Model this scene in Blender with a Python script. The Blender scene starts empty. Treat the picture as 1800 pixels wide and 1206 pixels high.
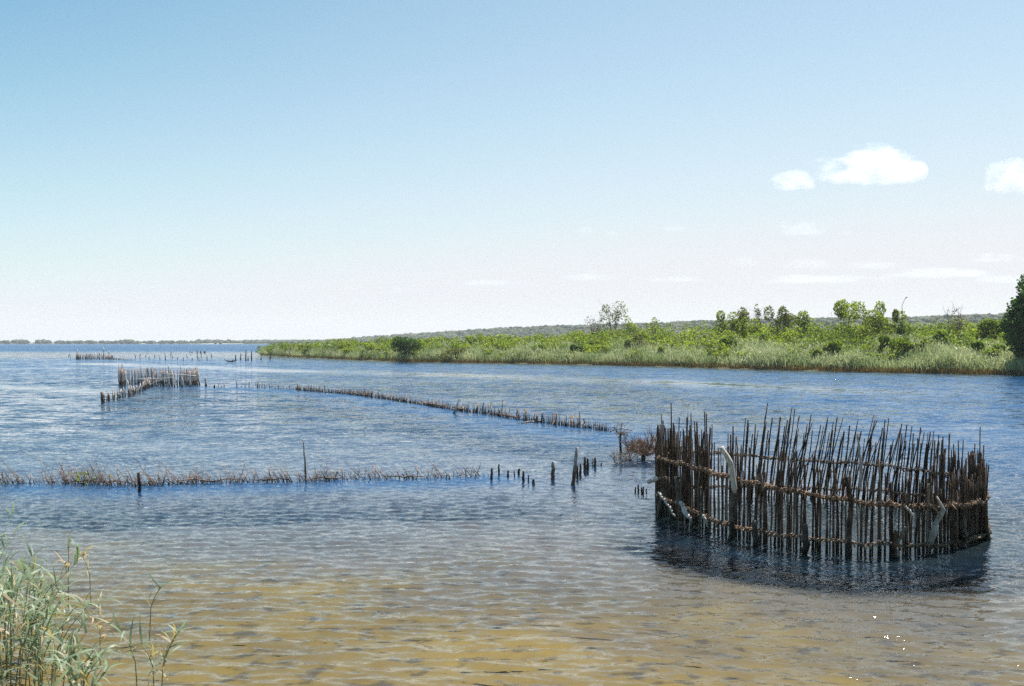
import bpy, math, random
import numpy as np
from mathutils import Vector, noise as mnoise

R = math.radians
rng = np.random.default_rng(7)
random.seed(7)
scene = bpy.context.scene
col = scene.collection

# ------------------------------------------------------------------ camera
EYE = 3.0            # metres above the lagoon
FPX = 1750.0         # 35 mm lens on 36 mm film, in photograph pixels
HOR = 601.5          # horizon row
cam_d = bpy.data.cameras.new('camera')
cam_d.lens = 35.0
cam_d.sensor_width = 36.0
cam_d.clip_start = 0.1
cam_d.clip_end = 60000
cam = bpy.data.objects.new('camera', cam_d)
cam.location = (0, 0, EYE)
cam.rotation_euler = (R(90) - math.atan((603 - HOR) / FPX), 0, 0)
col.objects.link(cam)
scene.camera = cam

# ------------------------------------------------------------------ sky and sun
SUN_AZ, SUN_EL = R(40), R(60)          # azimuth to the right of the view axis
w = bpy.data.worlds.new('World')
scene.world = w
w.use_nodes = True
nt = w.node_tree
nt.nodes.clear()
sky = nt.nodes.new('ShaderNodeTexSky')
sky.sky_type = 'NISHITA'
sky.sun_disc = False
sky.sun_elevation = SUN_EL
sky.sun_rotation = SUN_AZ
sky.altitude = 0
sky.air_density = 1.0
sky.dust_density = 0.0
sky.ozone_density = 3.0


def wn(t, **kw):
    n = nt.nodes.new(t)
    for k, v in kw.items():
        setattr(n, k, v)
    return n


def wmath(op, a, b):
    n = wn('ShaderNodeMath', operation=op)
    for i, v in enumerate((a, b)):
        if isinstance(v, (int, float)):
            n.inputs[i].default_value = v
        else:
            nt.links.new(v, n.inputs[i])
    return n.outputs[0]


# humid sea air: a pale veil that thickens towards the horizon and towards the sun, the same all the way round
tc = wn('ShaderNodeTexCoord')
sep = wn('ShaderNodeSeparateXYZ')
nt.links.new(tc.outputs['Generated'], sep.inputs[0])
dot = wn('ShaderNodeVectorMath', operation='DOT_PRODUCT')
nt.links.new(tc.outputs['Generated'], dot.inputs[0])
dot.inputs[1].default_value = (math.sin(R(30)) * math.cos(SUN_EL), math.cos(R(30)) * math.cos(SUN_EL), math.sin(SUN_EL))
zz = wmath('MAXIMUM', sep.outputs['Z'], 0.0)
ez = wmath('MULTIPLY', wmath('POWER', 2.71828, wmath('MULTIPLY', zz, -4.0)), 1.92)
hz = wmath('ADD', wmath('ADD', ez, -1.24), wmath('MULTIPLY', dot.outputs['Value'], 1.45))
hz = wmath('MINIMUM', wmath('MAXIMUM', hz, 0.0), 0.95)
tint = wn('ShaderNodeMix', data_type='RGBA', blend_type='MULTIPLY')
tint.inputs[0].default_value = 1.0
nt.links.new(sky.outputs[0], tint.inputs[6])
tint.inputs[7].default_value = (0.91, 1.40, 1.25, 1)
veil = wn('ShaderNodeMix', data_type='RGBA', blend_type='MIX')
nt.links.new(hz, veil.inputs[0])
nt.links.new(tint.outputs[2], veil.inputs[6])
veil.inputs[7].default_value = (8.35, 8.2, 8.5, 1)
bg = wn('ShaderNodeBackground')
bg.inputs['Strength'].default_value = 0.0638
wo = wn('ShaderNodeOutputWorld')
nt.links.new(veil.outputs[2], bg.inputs['Color'])
nt.links.new(bg.outputs[0], wo.inputs['Surface'])

sd = bpy.data.lights.new('sun', 'SUN')
sd.energy = 5.0
sd.angle = R(0.53)
sd.color = (1.0, 0.95, 0.88)
sun = bpy.data.objects.new('sun', sd)
sdir = Vector((math.sin(SUN_AZ) * math.cos(SUN_EL), math.cos(SUN_AZ) * math.cos(SUN_EL), math.sin(SUN_EL)))
sun.rotation_euler = sdir.to_track_quat('Z', 'Y').to_euler()
sun.location = sdir * 200
col.objects.link(sun)

scene.view_settings.view_transform = 'Standard'
scene.view_settings.look = 'None'
scene.view_settings.exposure = 0.7
scene.view_settings.gamma = 1.0
scene.view_settings.use_curve_mapping = False
cy = scene.cycles
cy.use_denoising = False      # the film's grain stays
cy.max_bounces = 8
cy.transparent_max_bounces = 24
cy.caustics_reflective = False
cy.caustics_refractive = False
cy.volume_bounces = 6
cy.volume_step_rate = 1.0


# ------------------------------------------------------------------ helpers
def ground(px, py):
    """A point on the lagoon's surface from a bearing and a dip below the horizon, as surveyed from the bank."""
    d = EYE * FPX / (py - HOR)
    return np.array([(px - 900.0) / FPX * d, d, 0.0])


def bearing(px, d):
    return (px - 900.0) / FPX * d


def height(py, d):
    return EYE - (py - HOR) / FPX * d


def tag(o, label=None, cat=None, group=None, kind=None):
    if label:
        o['label'] = label
    if cat:
        o['category'] = cat
    if group:
        o['group'] = group
    if kind:
        o['kind'] = kind
    return o


def mesh_np(name, V, F, smooth=False):
    V = np.asarray(V, dtype=np.float32).reshape(-1, 3)
    F = np.asarray(F, dtype=np.int32)
    k = F.shape[1]
    me = bpy.data.meshes.new(name)
    me.vertices.add(len(V))
    me.vertices.foreach_set('co', V.ravel())
    me.loops.add(F.size)
    me.loops.foreach_set('vertex_index', F.ravel())
    me.polygons.add(len(F))
    me.polygons.foreach_set('loop_start', np.arange(0, F.size, k, dtype=np.int32))
    me.polygons.foreach_set('loop_total', np.full(len(F), k, dtype=np.int32))
    if smooth:
        me.polygons.foreach_set('use_smooth', np.ones(len(F), dtype=bool))
    me.update(calc_edges=True)
    return me


class Acc:
    def __init__(self):
        self.v, self.f = [], []

    def add(self, V, F):
        b = len(self.v)
        self.v.extend(map(tuple, V))
        self.f.extend([tuple(i + b for i in f) for f in F])
        return self

    def tube(self, P, rad, sides=5):
        V, F = tube(P, rad, sides)
        return self.add(V, F)

    def mesh(self, name, smooth=True):
        me = bpy.data.meshes.new(name)
        me.from_pydata(self.v, [], self.f)
        if smooth:
            me.polygons.foreach_set('use_smooth', np.ones(len(me.polygons), dtype=bool))
        me.update()
        return me


def tube(P, rad, sides=5):
    P = np.asarray(P, float)
    n = len(P)
    rad = np.broadcast_to(np.asarray(rad, float), (n,))
    T = np.gradient(P, axis=0)
    T /= np.linalg.norm(T, axis=1)[:, None] + 1e-9
    ref = np.array([0.0, 1.0, 0.0]) if abs(T[0][1]) < 0.8 else np.array([1.0, 0.0, 0.0])
    V = []
    for i in range(n):
        u = np.cross(T[i], ref)
        u /= np.linalg.norm(u) + 1e-9
        v = np.cross(T[i], u)
        for k in range(sides):
            a = 2 * math.pi * k / sides
            V.append(P[i] + rad[i] * (math.cos(a) * u + math.sin(a) * v))
    F = []
    for i in range(n - 1):
        for k in range(sides):
            k2 = (k + 1) % sides
            F.append((i * sides + k, i * sides + k2, (i + 1) * sides + k2, (i + 1) * sides + k))
    F.append(tuple(range(sides - 1, -1, -1)))
    F.append(tuple(range((n - 1) * sides, n * sides)))
    return V, F


def link(name, me, mat=None, parent=None, loc=None):
    o = bpy.data.objects.new(name, me)
    if me is not None and mat is not None and len(me.materials) == 0:
        me.materials.append(mat)
    col.objects.link(o)
    if parent is not None:
        o.parent = parent
    if loc is not None:
        o.location = loc
    return o


def thing(name, loc, label, cat, group=None):
    o = bpy.data.objects.new(name, None)
    o.empty_display_size = 0.3
    col.objects.link(o)
    o.location = loc
    return tag(o, label, cat, group)


# ------------------------------------------------------------------ materials
class NB:
    def __init__(self, name):
        self.m = bpy.data.materials.new(name)
        self.m.use_nodes = True
        self.t = self.m.node_tree
        self.t.nodes.clear()
        self.out = self.n('ShaderNodeOutputMaterial')

    def n(self, typ, _in=None, **kw):
        nd = self.t.nodes.new(typ)
        for k, v in kw.items():
            setattr(nd, k, v)
        for k, v in (_in or {}).items():
            self.set(nd.inputs[k], v)
        return nd

    def set(self, sock, v):
        if isinstance(v, bpy.types.NodeSocket):
            self.t.links.new(v, sock)
        else:
            sock.default_value = v

    def math(self, op, a, b=0.0, clamp=False):
        nd = self.n('ShaderNodeMath', {0: a, 1: b}, operation=op)
        nd.use_clamp = clamp
        return nd.outputs[0]

    def mix(self, f, a, b, bt='MIX'):
        return self.n('ShaderNodeMix', {0: f, 6: a, 7: b}, data_type='RGBA', blend_type=bt).outputs[2]

    def noise(self, vec, scale, detail=3.0, rough=0.55):
        nd = self.n('ShaderNodeTexNoise', {'Scale': scale, 'Detail': detail, 'Roughness': rough})
        if vec is not None:
            self.set(nd.inputs['Vector'], vec)
        return nd

    def mapr(self, v, a, b, c=0.0, d=1.0):
        return self.n('ShaderNodeMapRange', {0: v, 1: a, 2: b, 3: c, 4: d}).outputs[0]

    def vscale(self, vec, s):
        nd = self.n('ShaderNodeVectorMath', {0: vec, 1: s}, operation='MULTIPLY')
        return nd.outputs[0]

    def surf(self, sh):
        self.t.links.new(sh, self.out.inputs['Surface'])
        return self.m


def c4(r, g, b):
    return (r, g, b, 1.0)


def wood_mat(name, ca, cb, cc, rough=0.75, wet_z=0.1):
    """Weathered poles: grain along the pole, each pole its own tone, soaked dark where the lagoon wets it."""
    b = NB(name)
    geo = b.n('ShaderNodeNewGeometry')
    tco = b.n('ShaderNodeTexCoord')
    oi = b.n('ShaderNodeObjectInfo')
    pos = geo.outputs['Position']
    grain = b.noise(b.vscale(pos, (60, 60, 7)), 1.0, 4).outputs[0]
    patch = b.noise(pos, 5.0, 3).outputs[0]
    c = b.mix(oi.outputs['Random'], ca, cb)
    c = b.mix(b.mapr(patch, 0.45, 0.75), c, cc)
    c = b.mix(b.mapr(oi.outputs['Random'], 0.86, 0.92, 0.0, 0.6), c, c4(0.36, 0.29, 0.24))
    c = b.mix(b.mapr(grain, 0.35, 0.65, 0.0, 0.75), c, b.mix(1.0, c, c4(0.32, 0.28, 0.25), 'MULTIPLY'))
    sp = b.n('ShaderNodeSeparateXYZ', {0: pos})
    z = b.math('ADD', sp.outputs[2], b.math('MULTIPLY', b.math('SUBTRACT', patch, 0.5), 0.35))
    wet = b.mapr(z, wet_z, wet_z + 0.14, 1.0, 0.0)
    c = b.mix(wet, c, b.mix(1.0, c, c4(0.22, 0.2, 0.16), 'MULTIPLY'))
    bump = b.n('ShaderNodeBump', {'Strength': 0.9, 'Distance': 0.012, 'Height': grain})
    p = b.n('ShaderNodeBsdfPrincipled', {'Base Color': c, 'Roughness': b.mapr(wet, 0, 1, rough, 0.25), 'Normal': bump.outputs[0]})
    p.inputs['Specular IOR Level'].default_value = 0.22
    return b.surf(p.outputs[0])


def leaf_mat(name, cols, trans=0.45, patch_scale=0.25, second=None, gloss=0.35, ttint=(1.45, 1.5, 0.65)):
    """Leaves: random tone per leaf, drifts of a second tone through the stand, light coming through the blade."""
    b = NB(name)
    geo = b.n('ShaderNodeNewGeometry')
    ramp = b.n('ShaderNodeValToRGB')
    r = ramp.color_ramp
    while len(r.elements) < len(cols):
        r.elements.new(0.5)
    for i, cc in enumerate(cols):
        r.elements[i].position = i / max(1, len(cols) - 1)
        r.elements[i].color = cc
    b.set(ramp.inputs[0], geo.outputs['Random Per Island'])
    c = ramp.outputs[0]
    if second is not None:
        nz = b.noise(geo.outputs['Position'], patch_scale, 2).outputs[0]
        c = b.mix(b.mapr(nz, 0.46, 0.6), c, b.mix(geo.outputs['Random Per Island'], second[0], second[1]))
    d = b.n('ShaderNodeBsdfPrincipled', {'Base Color': c, 'Roughness': 0.5})
    d.inputs['Specular IOR Level'].default_value = gloss
    tr = b.n('ShaderNodeBsdfTranslucent', {'Color': b.mix(1.0, c, c4(*ttint), 'MULTIPLY')})
    mx = b.n('ShaderNodeMixShader', {0: trans, 1: d.outputs[0], 2: tr.outputs[0]})
    return b.surf(mx.outputs[0])


M = {}
M['stake'] = wood_mat('weathered_stake', c4(0.045, 0.026, 0.017), c4(0.15, 0.085, 0.052), c4(0.25, 0.17, 0.12))
M['post'] = wood_mat('old_post', c4(0.10, 0.08, 0.065), c4(0.16, 0.13, 0.11), c4(0.26, 0.22, 0.19), 0.8, 0.2)
M['pale'] = wood_mat('bleached_sunlit_wood', c4(0.74, 0.64, 0.58), c4(0.8, 0.72, 0.66), c4(0.82, 0.77, 0.72), 0.7, 0.08)  # bleached wood, base colour raised further to stand in for sun on it
M['grey'] = wood_mat('grey_stake', c4(0.46, 0.375, 0.335), c4(0.64, 0.54, 0.5), c4(0.72, 0.63, 0.59), 0.8, 0.26)
M['twig'] = wood_mat('dry_twig', c4(0.27, 0.165, 0.115), c4(0.42, 0.29, 0.215), c4(0.5, 0.38, 0.3), 0.8, 0.0)
M['bark'] = wood_mat('bark', c4(0.10, 0.085, 0.07), c4(0.2, 0.17, 0.14), c4(0.3, 0.26, 0.23), 0.85, -50)
M['rope'] = wood_mat('fibre_lashing', c4(0.34, 0.22, 0.15), c4(0.42, 0.28, 0.19), c4(0.5, 0.36, 0.26), 0.8, 0.02)
M['bush'] = leaf_mat('bank_leaves', [c4(0.12, 0.17, 0.026), c4(0.2, 0.255, 0.042), c4(0.28, 0.325, 0.07)], 0.6, 0.13,
                     (c4(0.07, 0.115, 0.024), c4(0.16, 0.205, 0.05)))
M['bush_dark'] = leaf_mat('dark_leaves', [c4(0.03, 0.07, 0.014), c4(0.05, 0.11, 0.018), c4(0.09, 0.15, 0.028)], 0.4)
M['bush_mid'] = leaf_mat('mid_leaves', [c4(0.09, 0.14, 0.018), c4(0.14, 0.2, 0.026), c4(0.2, 0.25, 0.04)], 0.55)
M['olive'] = leaf_mat('olive_leaves', [c4(0.10, 0.115, 0.04), c4(0.16, 0.17, 0.06), c4(0.21, 0.20, 0.09)], 0.45)
M['dry_leaf'] = leaf_mat('dry_leaves', [c4(0.14, 0.11, 0.08), c4(0.22, 0.17, 0.13), c4(0.16, 0.15, 0.08)], 0.3)
M['reed'] = leaf_mat('reed_blades', [c4(0.32, 0.36, 0.17), c4(0.46, 0.48, 0.27), c4(0.62, 0.61, 0.42)], 0.5, 0.2,
                     (c4(0.24, 0.3, 0.13), c4(0.36, 0.4, 0.2)), 0.5, (1.0, 1.05, 0.85))
M['reed_dead'] = leaf_mat('dead_reed', [c4(0.16, 0.10, 0.04), c4(0.24, 0.16, 0.07), c4(0.12, 0.07, 0.03)], 0.3)
M['reed_near'] = leaf_mat('near_reed_leaf', [c4(0.12, 0.2, 0.11), c4(0.25, 0.33, 0.2), c4(0.48, 0.54, 0.39)], 0.4, gloss=0.6, ttint=(1.0, 1.05, 0.9))
M['reed_straw'] = leaf_mat('straw_reed_leaf', [c4(0.4, 0.32, 0.2), c4(0.5, 0.38, 0.26), c4(0.36, 0.3, 0.18)], 0.35)

# lagoon bed
b = NB('lagoon_sand')
geo = b.n('ShaderNodeNewGeometry')
pos = geo.outputs['Position']
n1 = b.noise(b.vscale(pos, (1, 1, 0)), 0.55, 5, 0.6).outputs[0]
n2 = b.noise(b.vscale(pos, (1, 1, 0)), 3.2, 4, 0.6).outputs[0]
n3 = b.noise(b.vscale(pos, (1.5, 2.0, 0)), 1.9, 5, 0.6).outputs[0]
c = b.mix(b.mapr(n1, 0.35, 0.65), c4(0.235, 0.16, 0.034), c4(0.125, 0.084, 0.02))
c = b.mix(b.mapr(n2, 0.4, 0.8, 0.0, 0.6), c, c4(0.22, 0.15, 0.04))
sxy = b.n('ShaderNodeSeparateXYZ', {0: pos})
out_y = sxy.outputs[1]
silt = b.mapr(b.math('ADD', b.math('ADD', b.math('MULTIPLY', sxy.outputs[0], 0.55), out_y), b.math('MULTIPLY', b.math('SUBTRACT', n1, 0.5), 9.0)), 9.9, 14.0, 0.0, 0.85)
c = b.mix(silt, c, b.mix(n2, c4(0.085, 0.066, 0.044), c4(0.15, 0.12, 0.085)))
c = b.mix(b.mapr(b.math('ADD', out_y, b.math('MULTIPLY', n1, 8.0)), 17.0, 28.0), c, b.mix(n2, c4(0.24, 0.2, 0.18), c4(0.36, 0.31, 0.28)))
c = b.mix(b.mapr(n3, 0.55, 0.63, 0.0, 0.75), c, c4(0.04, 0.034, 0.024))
p = b.n('ShaderNodeBsdfPrincipled', {'Base Color': c, 'Roughness': 0.95,
        'Normal': b.n('ShaderNodeBump', {'Strength': 0.5, 'Distance': 0.03, 'Height': n2}).outputs[0]})
M['bed'] = b.surf(p.outputs[0])

# bank soil
b = NB('bank_soil')
geo = b.n('ShaderNodeNewGeometry')
n1 = b.noise(geo.outputs['Position'], 0.8, 5).outputs[0]
c = b.mix(b.mapr(n1, 0.35, 0.65), c4(0.09, 0.06, 0.03), c4(0.09, 0.11, 0.03))
p = b.n('ShaderNodeBsdfPrincipled', {'Base Color': c, 'Roughness': 0.95})
M['soil'] = b.surf(p.outputs[0])

# far shore sand and scrub
b = NB('far_shore_ground')
geo = b.n('ShaderNodeNewGeometry')
n1 = b.noise(b.vscale(geo.outputs['Position'], (0.012, 0.012, 0.0)), 1.0, 4).outputs[0]
c = b.mix(b.mapr(n1, 0.52, 0.62), c4(0.10, 0.12, 0.04), c4(0.5, 0.46, 0.38))
p = b.n('ShaderNodeBsdfPrincipled', {'Base Color': c, 'Roughness': 0.95})
M['farground'] = b.surf(p.outputs[0])

# forest on the hills
b = NB('forest_canopy')
geo = b.n('ShaderNodeNewGeometry')
n1 = b.noise(geo.outputs['Position'], 0.35, 4, 0.7).outputs[0]
c = b.mix(geo.outputs['Random Per Island'], c4(0.06, 0.085, 0.03), c4(0.12, 0.135, 0.055))
c = b.mix(b.mapr(n1, 0.4, 0.65), c, b.mix(1.0, c, c4(0.4, 0.42, 0.4), 'MULTIPLY'))
bmp = b.n('ShaderNodeBump', {'Strength': 1.0, 'Distance': 2.0, 'Height': n1})
p = b.n('ShaderNodeBsdfPrincipled', {'Base Color': c, 'Roughness': 0.9, 'Normal': bmp.outputs[0]})
M['forest'] = b.surf(p.outputs[0])

# lagoon water: a mirror that lets the rest through to the bed, wind ripples as slopes, water that drinks red first
b = NB('lagoon_water')
geo = b.n('ShaderNodeNewGeometry')
pos = geo.outputs['Position']
att = b.n('ShaderNodeAttribute', attribute_name='chop')
chop = att.outputs['Fac']


def slopes(vec, scale, detail):
    nd = b.noise(vec, scale, detail, 0.5)
    v = b.n('ShaderNodeVectorMath', {0: nd.outputs['Color'], 1: (0.5, 0.5, 0.5)}, operation='SUBTRACT').outputs[0]
    return v


def vmul(v, s):
    nd = b.n('ShaderNodeVectorMath', {0: v}, operation='SCALE')
    b.set(nd.inputs['Scale'], s)
    return nd.outputs[0]


def vadd(a, c_):
    return b.n('ShaderNodeVectorMath', {0: a, 1: c_}, operation='ADD').outputs[0]


flat = b.vscale(pos, (1, 1, 0))
gust = b.noise(b.vscale(pos, (0.05, 0.11, 0)), 1.0, 3, 0.6).outputs[0]
patchy = b.noise(b.vscale(pos, (0.45, 0.34, 0)), 1.0, 3, 0.6).outputs[0]
slick = b.noise(b.vscale(pos, (0.006, 0.06, 0)), 1.0, 4, 0.55).outputs[0]
amp = b.math('MULTIPLY', b.mapr(gust, 0.3, 0.7, 0.75, 1.25), b.mapr(patchy, 0.3, 0.7, 0.6, 1.4))
amp = b.math('MULTIPLY', amp, b.mapr(slick, 0.60, 0.68, 1.0, 0.45))
amp = b.math('MULTIPLY', amp, b.mapr(b.n('ShaderNodeAttribute', attribute_name='slick').outputs['Fac'], 0.1, 0.8, 1.0, 0.12))
s_mid = vmul(slopes(b.vscale(pos, (1.5, 3.0, 0)), 1.0, 2), b.math('MULTIPLY', chop, 0.75))
s_fine = vmul(slopes(b.vscale(pos, (7.0, 11.0, 0)), 1.0, 2), b.mapr(chop, 0.0, 1.0, 0.38, 0.5))
s_big = vmul(slopes(b.vscale(pos, (0.45, 0.9, 0)), 1.0, 1), b.math('MULTIPLY', chop, 0.35))
s_tiny = vmul(slopes(b.vscale(pos, (19.0, 26.0, 0)), 1.0, 1), 0.27)
s = vmul(vadd(vadd(vadd(s_mid, s_fine), s_big), s_tiny), amp)
wind = b.n('ShaderNodeAttribute', attribute_name='wind').outputs['Fac']
bias = b.n('ShaderNodeCombineXYZ', {0: 0.0, 1: b.math('MULTIPLY', b.math('MULTIPLY', wind, -0.105), amp), 2: 0.0}).outputs[0]
s = vadd(s, bias)
s = b.vscale(s, (1, 1, 0))
nrm = b.n('ShaderNodeVectorMath', {0: vadd(geo.outputs['Normal'], s)}, operation='NORMALIZE').outputs[0]
fr = b.n('ShaderNodeFresnel', {'IOR': 1.333, 'Normal': nrm})
gl = b.n('ShaderNodeBsdfGlossy', {'Color': c4(1, 1, 1), 'Roughness': 0.018, 'Normal': nrm})
tr = b.n('ShaderNodeBsdfTransparent', {'Color': c4(0.97, 0.98, 0.98)})
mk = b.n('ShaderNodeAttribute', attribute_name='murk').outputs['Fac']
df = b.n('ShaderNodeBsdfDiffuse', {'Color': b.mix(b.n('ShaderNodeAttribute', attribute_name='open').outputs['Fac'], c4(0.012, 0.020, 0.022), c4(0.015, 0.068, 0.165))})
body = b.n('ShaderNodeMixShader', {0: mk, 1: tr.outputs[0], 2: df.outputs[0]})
mx = b.n('ShaderNodeMixShader', {0: fr.outputs[0], 1: body.outputs[0], 2: gl.outputs[0]})
va = b.n('ShaderNodeVolumeAbsorption', {'Color': c4(0.40, 0.56, 0.74), 'Density': 0.36})
b.t.links.new(va.outputs[0], b.out.inputs['Volume'])
M['water'] = b.surf(mx.outputs[0])

# cloud: vapour thick in the heart, torn towards the rim, flat underneath
b = NB('cloud_vapour')
tcd = b.n('ShaderNodeTexCoord').outputs['Object']
oi = b.n('ShaderNodeObjectInfo').outputs['Random']
off = b.n('ShaderNodeCombineXYZ', {0: b.math('MULTIPLY', oi, 37.0), 1: b.math('MULTIPLY', oi, 11.0), 2: b.math('MULTIPLY', oi, 71.0)}).outputs[0]
q = b.n('ShaderNodeVectorMath', {0: tcd, 1: off}, operation='ADD').outputs[0]
nz = b.noise(b.vscale(q, (3.4, 3.0, 2.4)), 1.0, 8, 0.68).outputs[0]
ln = b.n('ShaderNodeVectorMath', {0: tcd}, operation='LENGTH').outputs['Value']
zc = b.n('ShaderNodeSeparateXYZ', {0: tcd}).outputs[2]
shape = b.math('ADD', b.mapr(ln, 0.25, 1.0, 0.55, -0.55), b.math('MULTIPLY', b.math('SUBTRACT', nz, 0.5), 5.6))
shape = b.math('ADD', shape, b.mapr(zc, -0.42, -0.22, -1.6, 0.0))
dens = b.n('ShaderNodeSeparateColor', {0: b.n('ShaderNodeObjectInfo').outputs['Color']}).outputs[0]
den = b.math('MULTIPLY', b.mapr(shape, 0.0, 0.9), b.math('MULTIPLY', dens, 0.012))
vs = b.n('ShaderNodeVolumeScatter', {'Color': c4(1, 1, 1), 'Density': den, 'Anisotropy': 0.35})
b.t.links.new(vs.outputs[0], b.out.inputs['Volume'])
M['cloud'] = b.m

# ------------------------------------------------------------------ shore lines
BANK_PX = [(2000, 662), (1900, 660.5), (1800, 659), (1700, 657), (1600, 655), (1500, 653), (1340, 649.5), (1200, 645), (1100, 642.5),
           (1000, 640.5), (850, 638), (760, 637), (700, 636), (600, 631.5), (540, 629), (500, 627), (462, 624.5)]
bank_line = [ground(*p)[:2] for p in BANK_PX]
bank_poly = np.array([(330, 20), (120, 62)] + [tuple(p) for p in bank_line] + [(-66, 262), (-58, 300), (-20, 350), (80, 410), (330, 440)])


def poly_dist(x, y, poly, closed=True):
    """Distance to a polygon's outline, positive inside."""
    x = np.asarray(x, float)
    y = np.asarray(y, float)
    d = np.full(x.shape, 1e9)
    inside = np.zeros(x.shape, bool)
    n = len(poly)
    for i in range(n if closed else n - 1):
        ax, ay = poly[i][:2]
        bx, by = poly[(i + 1) % n][:2]
        ex, ey = bx - ax, by - ay
        t = np.clip(((x - ax) * ex + (y - ay) * ey) / (ex * ex + ey * ey + 1e-12), 0, 1)
        d = np.minimum(d, np.hypot(x - ax - t * ex, y - ay - t * ey))
        if closed:
            cond = ((ay > y) != (by > y))
            xi = ax + (y - ay) / (by - ay + 1e-12) * ex
            inside ^= cond & (x < xi)
    return np.where(inside, d, -d) if closed else d


def wob(x, y, f, seed=0.0):
    return (np.sin(x * f + 1.3 + seed) * np.cos(y * f * 1.17 - 0.7 * seed) + 0.5 * np.sin(x * f * 2.3 + y * f * 1.9 + seed * 2))


def land_z(x, y):
    t = poly_dist(x, y, bank_poly)
    t = t + 0.5 * wob(x, y, 0.9)
    return np.where(t > 0, 0.06 + 2.0 * (1 - np.exp(-t / 16.0)) + 0.12 * wob(x, y, 0.35), 0.06 + 0.14 * t)


FENCE_FAR = [ground(*p) for p in [(368, 681), (430, 681), (500, 684), (560, 689), (620, 694), (680, 702), (740, 711), (800, 721), (860, 729),
                                  (920, 739), (980, 747), (1040, 754), (1088, 760)]]
FENCE_NEAR = [ground(*p) for p in [(-60, 851), (60, 850), (150, 850), (245, 854), (330, 850), (430, 848), (540, 846), (640, 842), (730, 842),
                                   (800, 839), (850, 837)]]
TRAP_NEAR = [(2.52, 17.25), (2.80, 16.72), (3.12, 15.95), (3.50, 15.2), (3.95, 14.62), (4.45, 14.18), (4.95, 13.95), (5.50, 14.02), (6.1, 14.3),
             (6.75, 14.75), (7.25, 15.3), (7.55, 16.0), (7.75, 16.75), (7.75, 17.5), (7.4, 18.25), (6.7, 18.8), (5.8, 19.05), (4.9, 19.1), (4.0, 19.0),
             (3.25, 18.6), (2.72, 18.0)]


def bed_z(x, y):
    r = np.hypot(x, y)
    d = np.interp(y, [-60, -8, 3, 5.5, 9, 13, 17, 20, 35, 60, 110, 160], [-6, -1.9, -0.35, 0.0, 0.15, 0.25, 0.42, 0.52, 0.5, 0.65, 1.1, 1.4])
    d = d + np.clip((x - 6.5) / 9.0, 0, 1) * np.clip((y - 11) / 6, 0, 1) * 0.6          # channel past the trap
    for fl, wd, dp, oy in ((FENCE_NEAR, 0.85, 0.6, 0.75), (FENCE_FAR, 2.6, 0.6, 1.2)):
        q = np.array(fl)[:, :2] - np.array([0, oy])
        d = d + dp * np.exp(-(poly_dist(x, y, q, closed=False) / wd) ** 2)
    q = np.array(TRAP_NEAR) - np.array([0, 0.6])
    d = d + 0.15 * np.exp(-(np.maximum(0, -poly_dist(x, y, q)) / 0.8) ** 2)
    shoal = np.exp(-((y - 235) / 60.0) ** 4) * np.clip((-5 - x) / 30.0, 0, 1)
    d = d * (1 - shoal) + 0.22 * shoal
    strip = np.clip((poly_dist(x, y, bank_poly) + 16) / 16, 0, 1)
    d = d * (1 - strip) + 0.3 * strip
    d = d + np.clip((y - 300) / 80.0, 0, 1) * 4.0
    d = d + 0.05 * wob(x, y, 0.8) * np.clip((y - 4) / 6, 0, 1)
    return -d


# ------------------------------------------------------------------ lagoon bed and water (polar sheets centred on the landing place)
def polar(theta, rad):
    th, rr = np.meshgrid(theta, rad)
    return rr * np.sin(th), rr * np.cos(th)


def grid_faces(nr, nc, wrap=True):
    i = np.arange(nr - 1)[:, None]
    j = np.arange(nc if wrap else nc - 1)[None, :]
    j2 = (j + 1) % nc
    return np.stack([i * nc + j + 0 * j2, i * nc + j2, (i + 1) * nc + j2, (i + 1) * nc + j + 0 * j2], -1).reshape(-1, 4)


def radii(r0, step, k, rmid, rmax, growth):
    out = [r0]
    while out[-1] < rmid:
        out.append(out[-1] + max(step, k * out[-1] ** 2))
    while out[-1] < rmax:
        out.append(out[-1] * (1.03 if out[-1] < 480 else growth))
    return np.array(out)


fan = R(33)
th_b = np.concatenate([np.linspace(-fan, fan, 170), np.linspace(fan, 2 * math.pi - fan, 60)[1:-1]])
rb = radii(0.4, 0.22, 0.0012, 400, 30000, 1.25)
X, Y = polar(th_b, rb)
Z = bed_z(X, Y)
me = mesh_np('lagoon_bed', np.stack([X, Y, Z], -1), grid_faces(len(rb), len(th_b)), True)
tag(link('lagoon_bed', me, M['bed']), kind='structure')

th_w = np.concatenate([np.linspace(-fan, fan, 640), np.linspace(fan, 2 * math.pi - fan, 70)[1:-1]])
rw = radii(3.0, 0.032, 0.00034, 58, 30000, 1.12)
X, Y = polar(th_w, rw)
rr = np.hypot(X, Y)
Zw = np.zeros_like(X)
wr = np.random.default_rng(11)
fade = np.clip((46 - rr) / 26.0, 0, 1) * np.clip((R(40) - np.abs(np.arctan2(X, Y))) / R(6), 0, 1)
for k in range(60):
    lam = float(np.exp(wr.uniform(math.log(0.12), math.log(0.42))))
    ang = wr.normal(R(6), R(17))
    kx, ky = math.sin(ang) * 2 * math.pi / lam, math.cos(ang) * 2 * math.pi / lam
    a = 0.0036 * lam / 0.45 * wr.uniform(0.5, 1.3)
    ph = wr.uniform(0, 6.28)
    env = 0.75 + 0.5 * np.sin(X * wr.uniform(0.15, 0.7) + Y * wr.uniform(0.15, 0.6) + wr.uniform(0, 6.28))
    q = kx * X + ky * Y + ph
    Zw += a * env * (np.sin(q) + 0.25 * np.sin(2 * q + 0.8))
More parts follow.
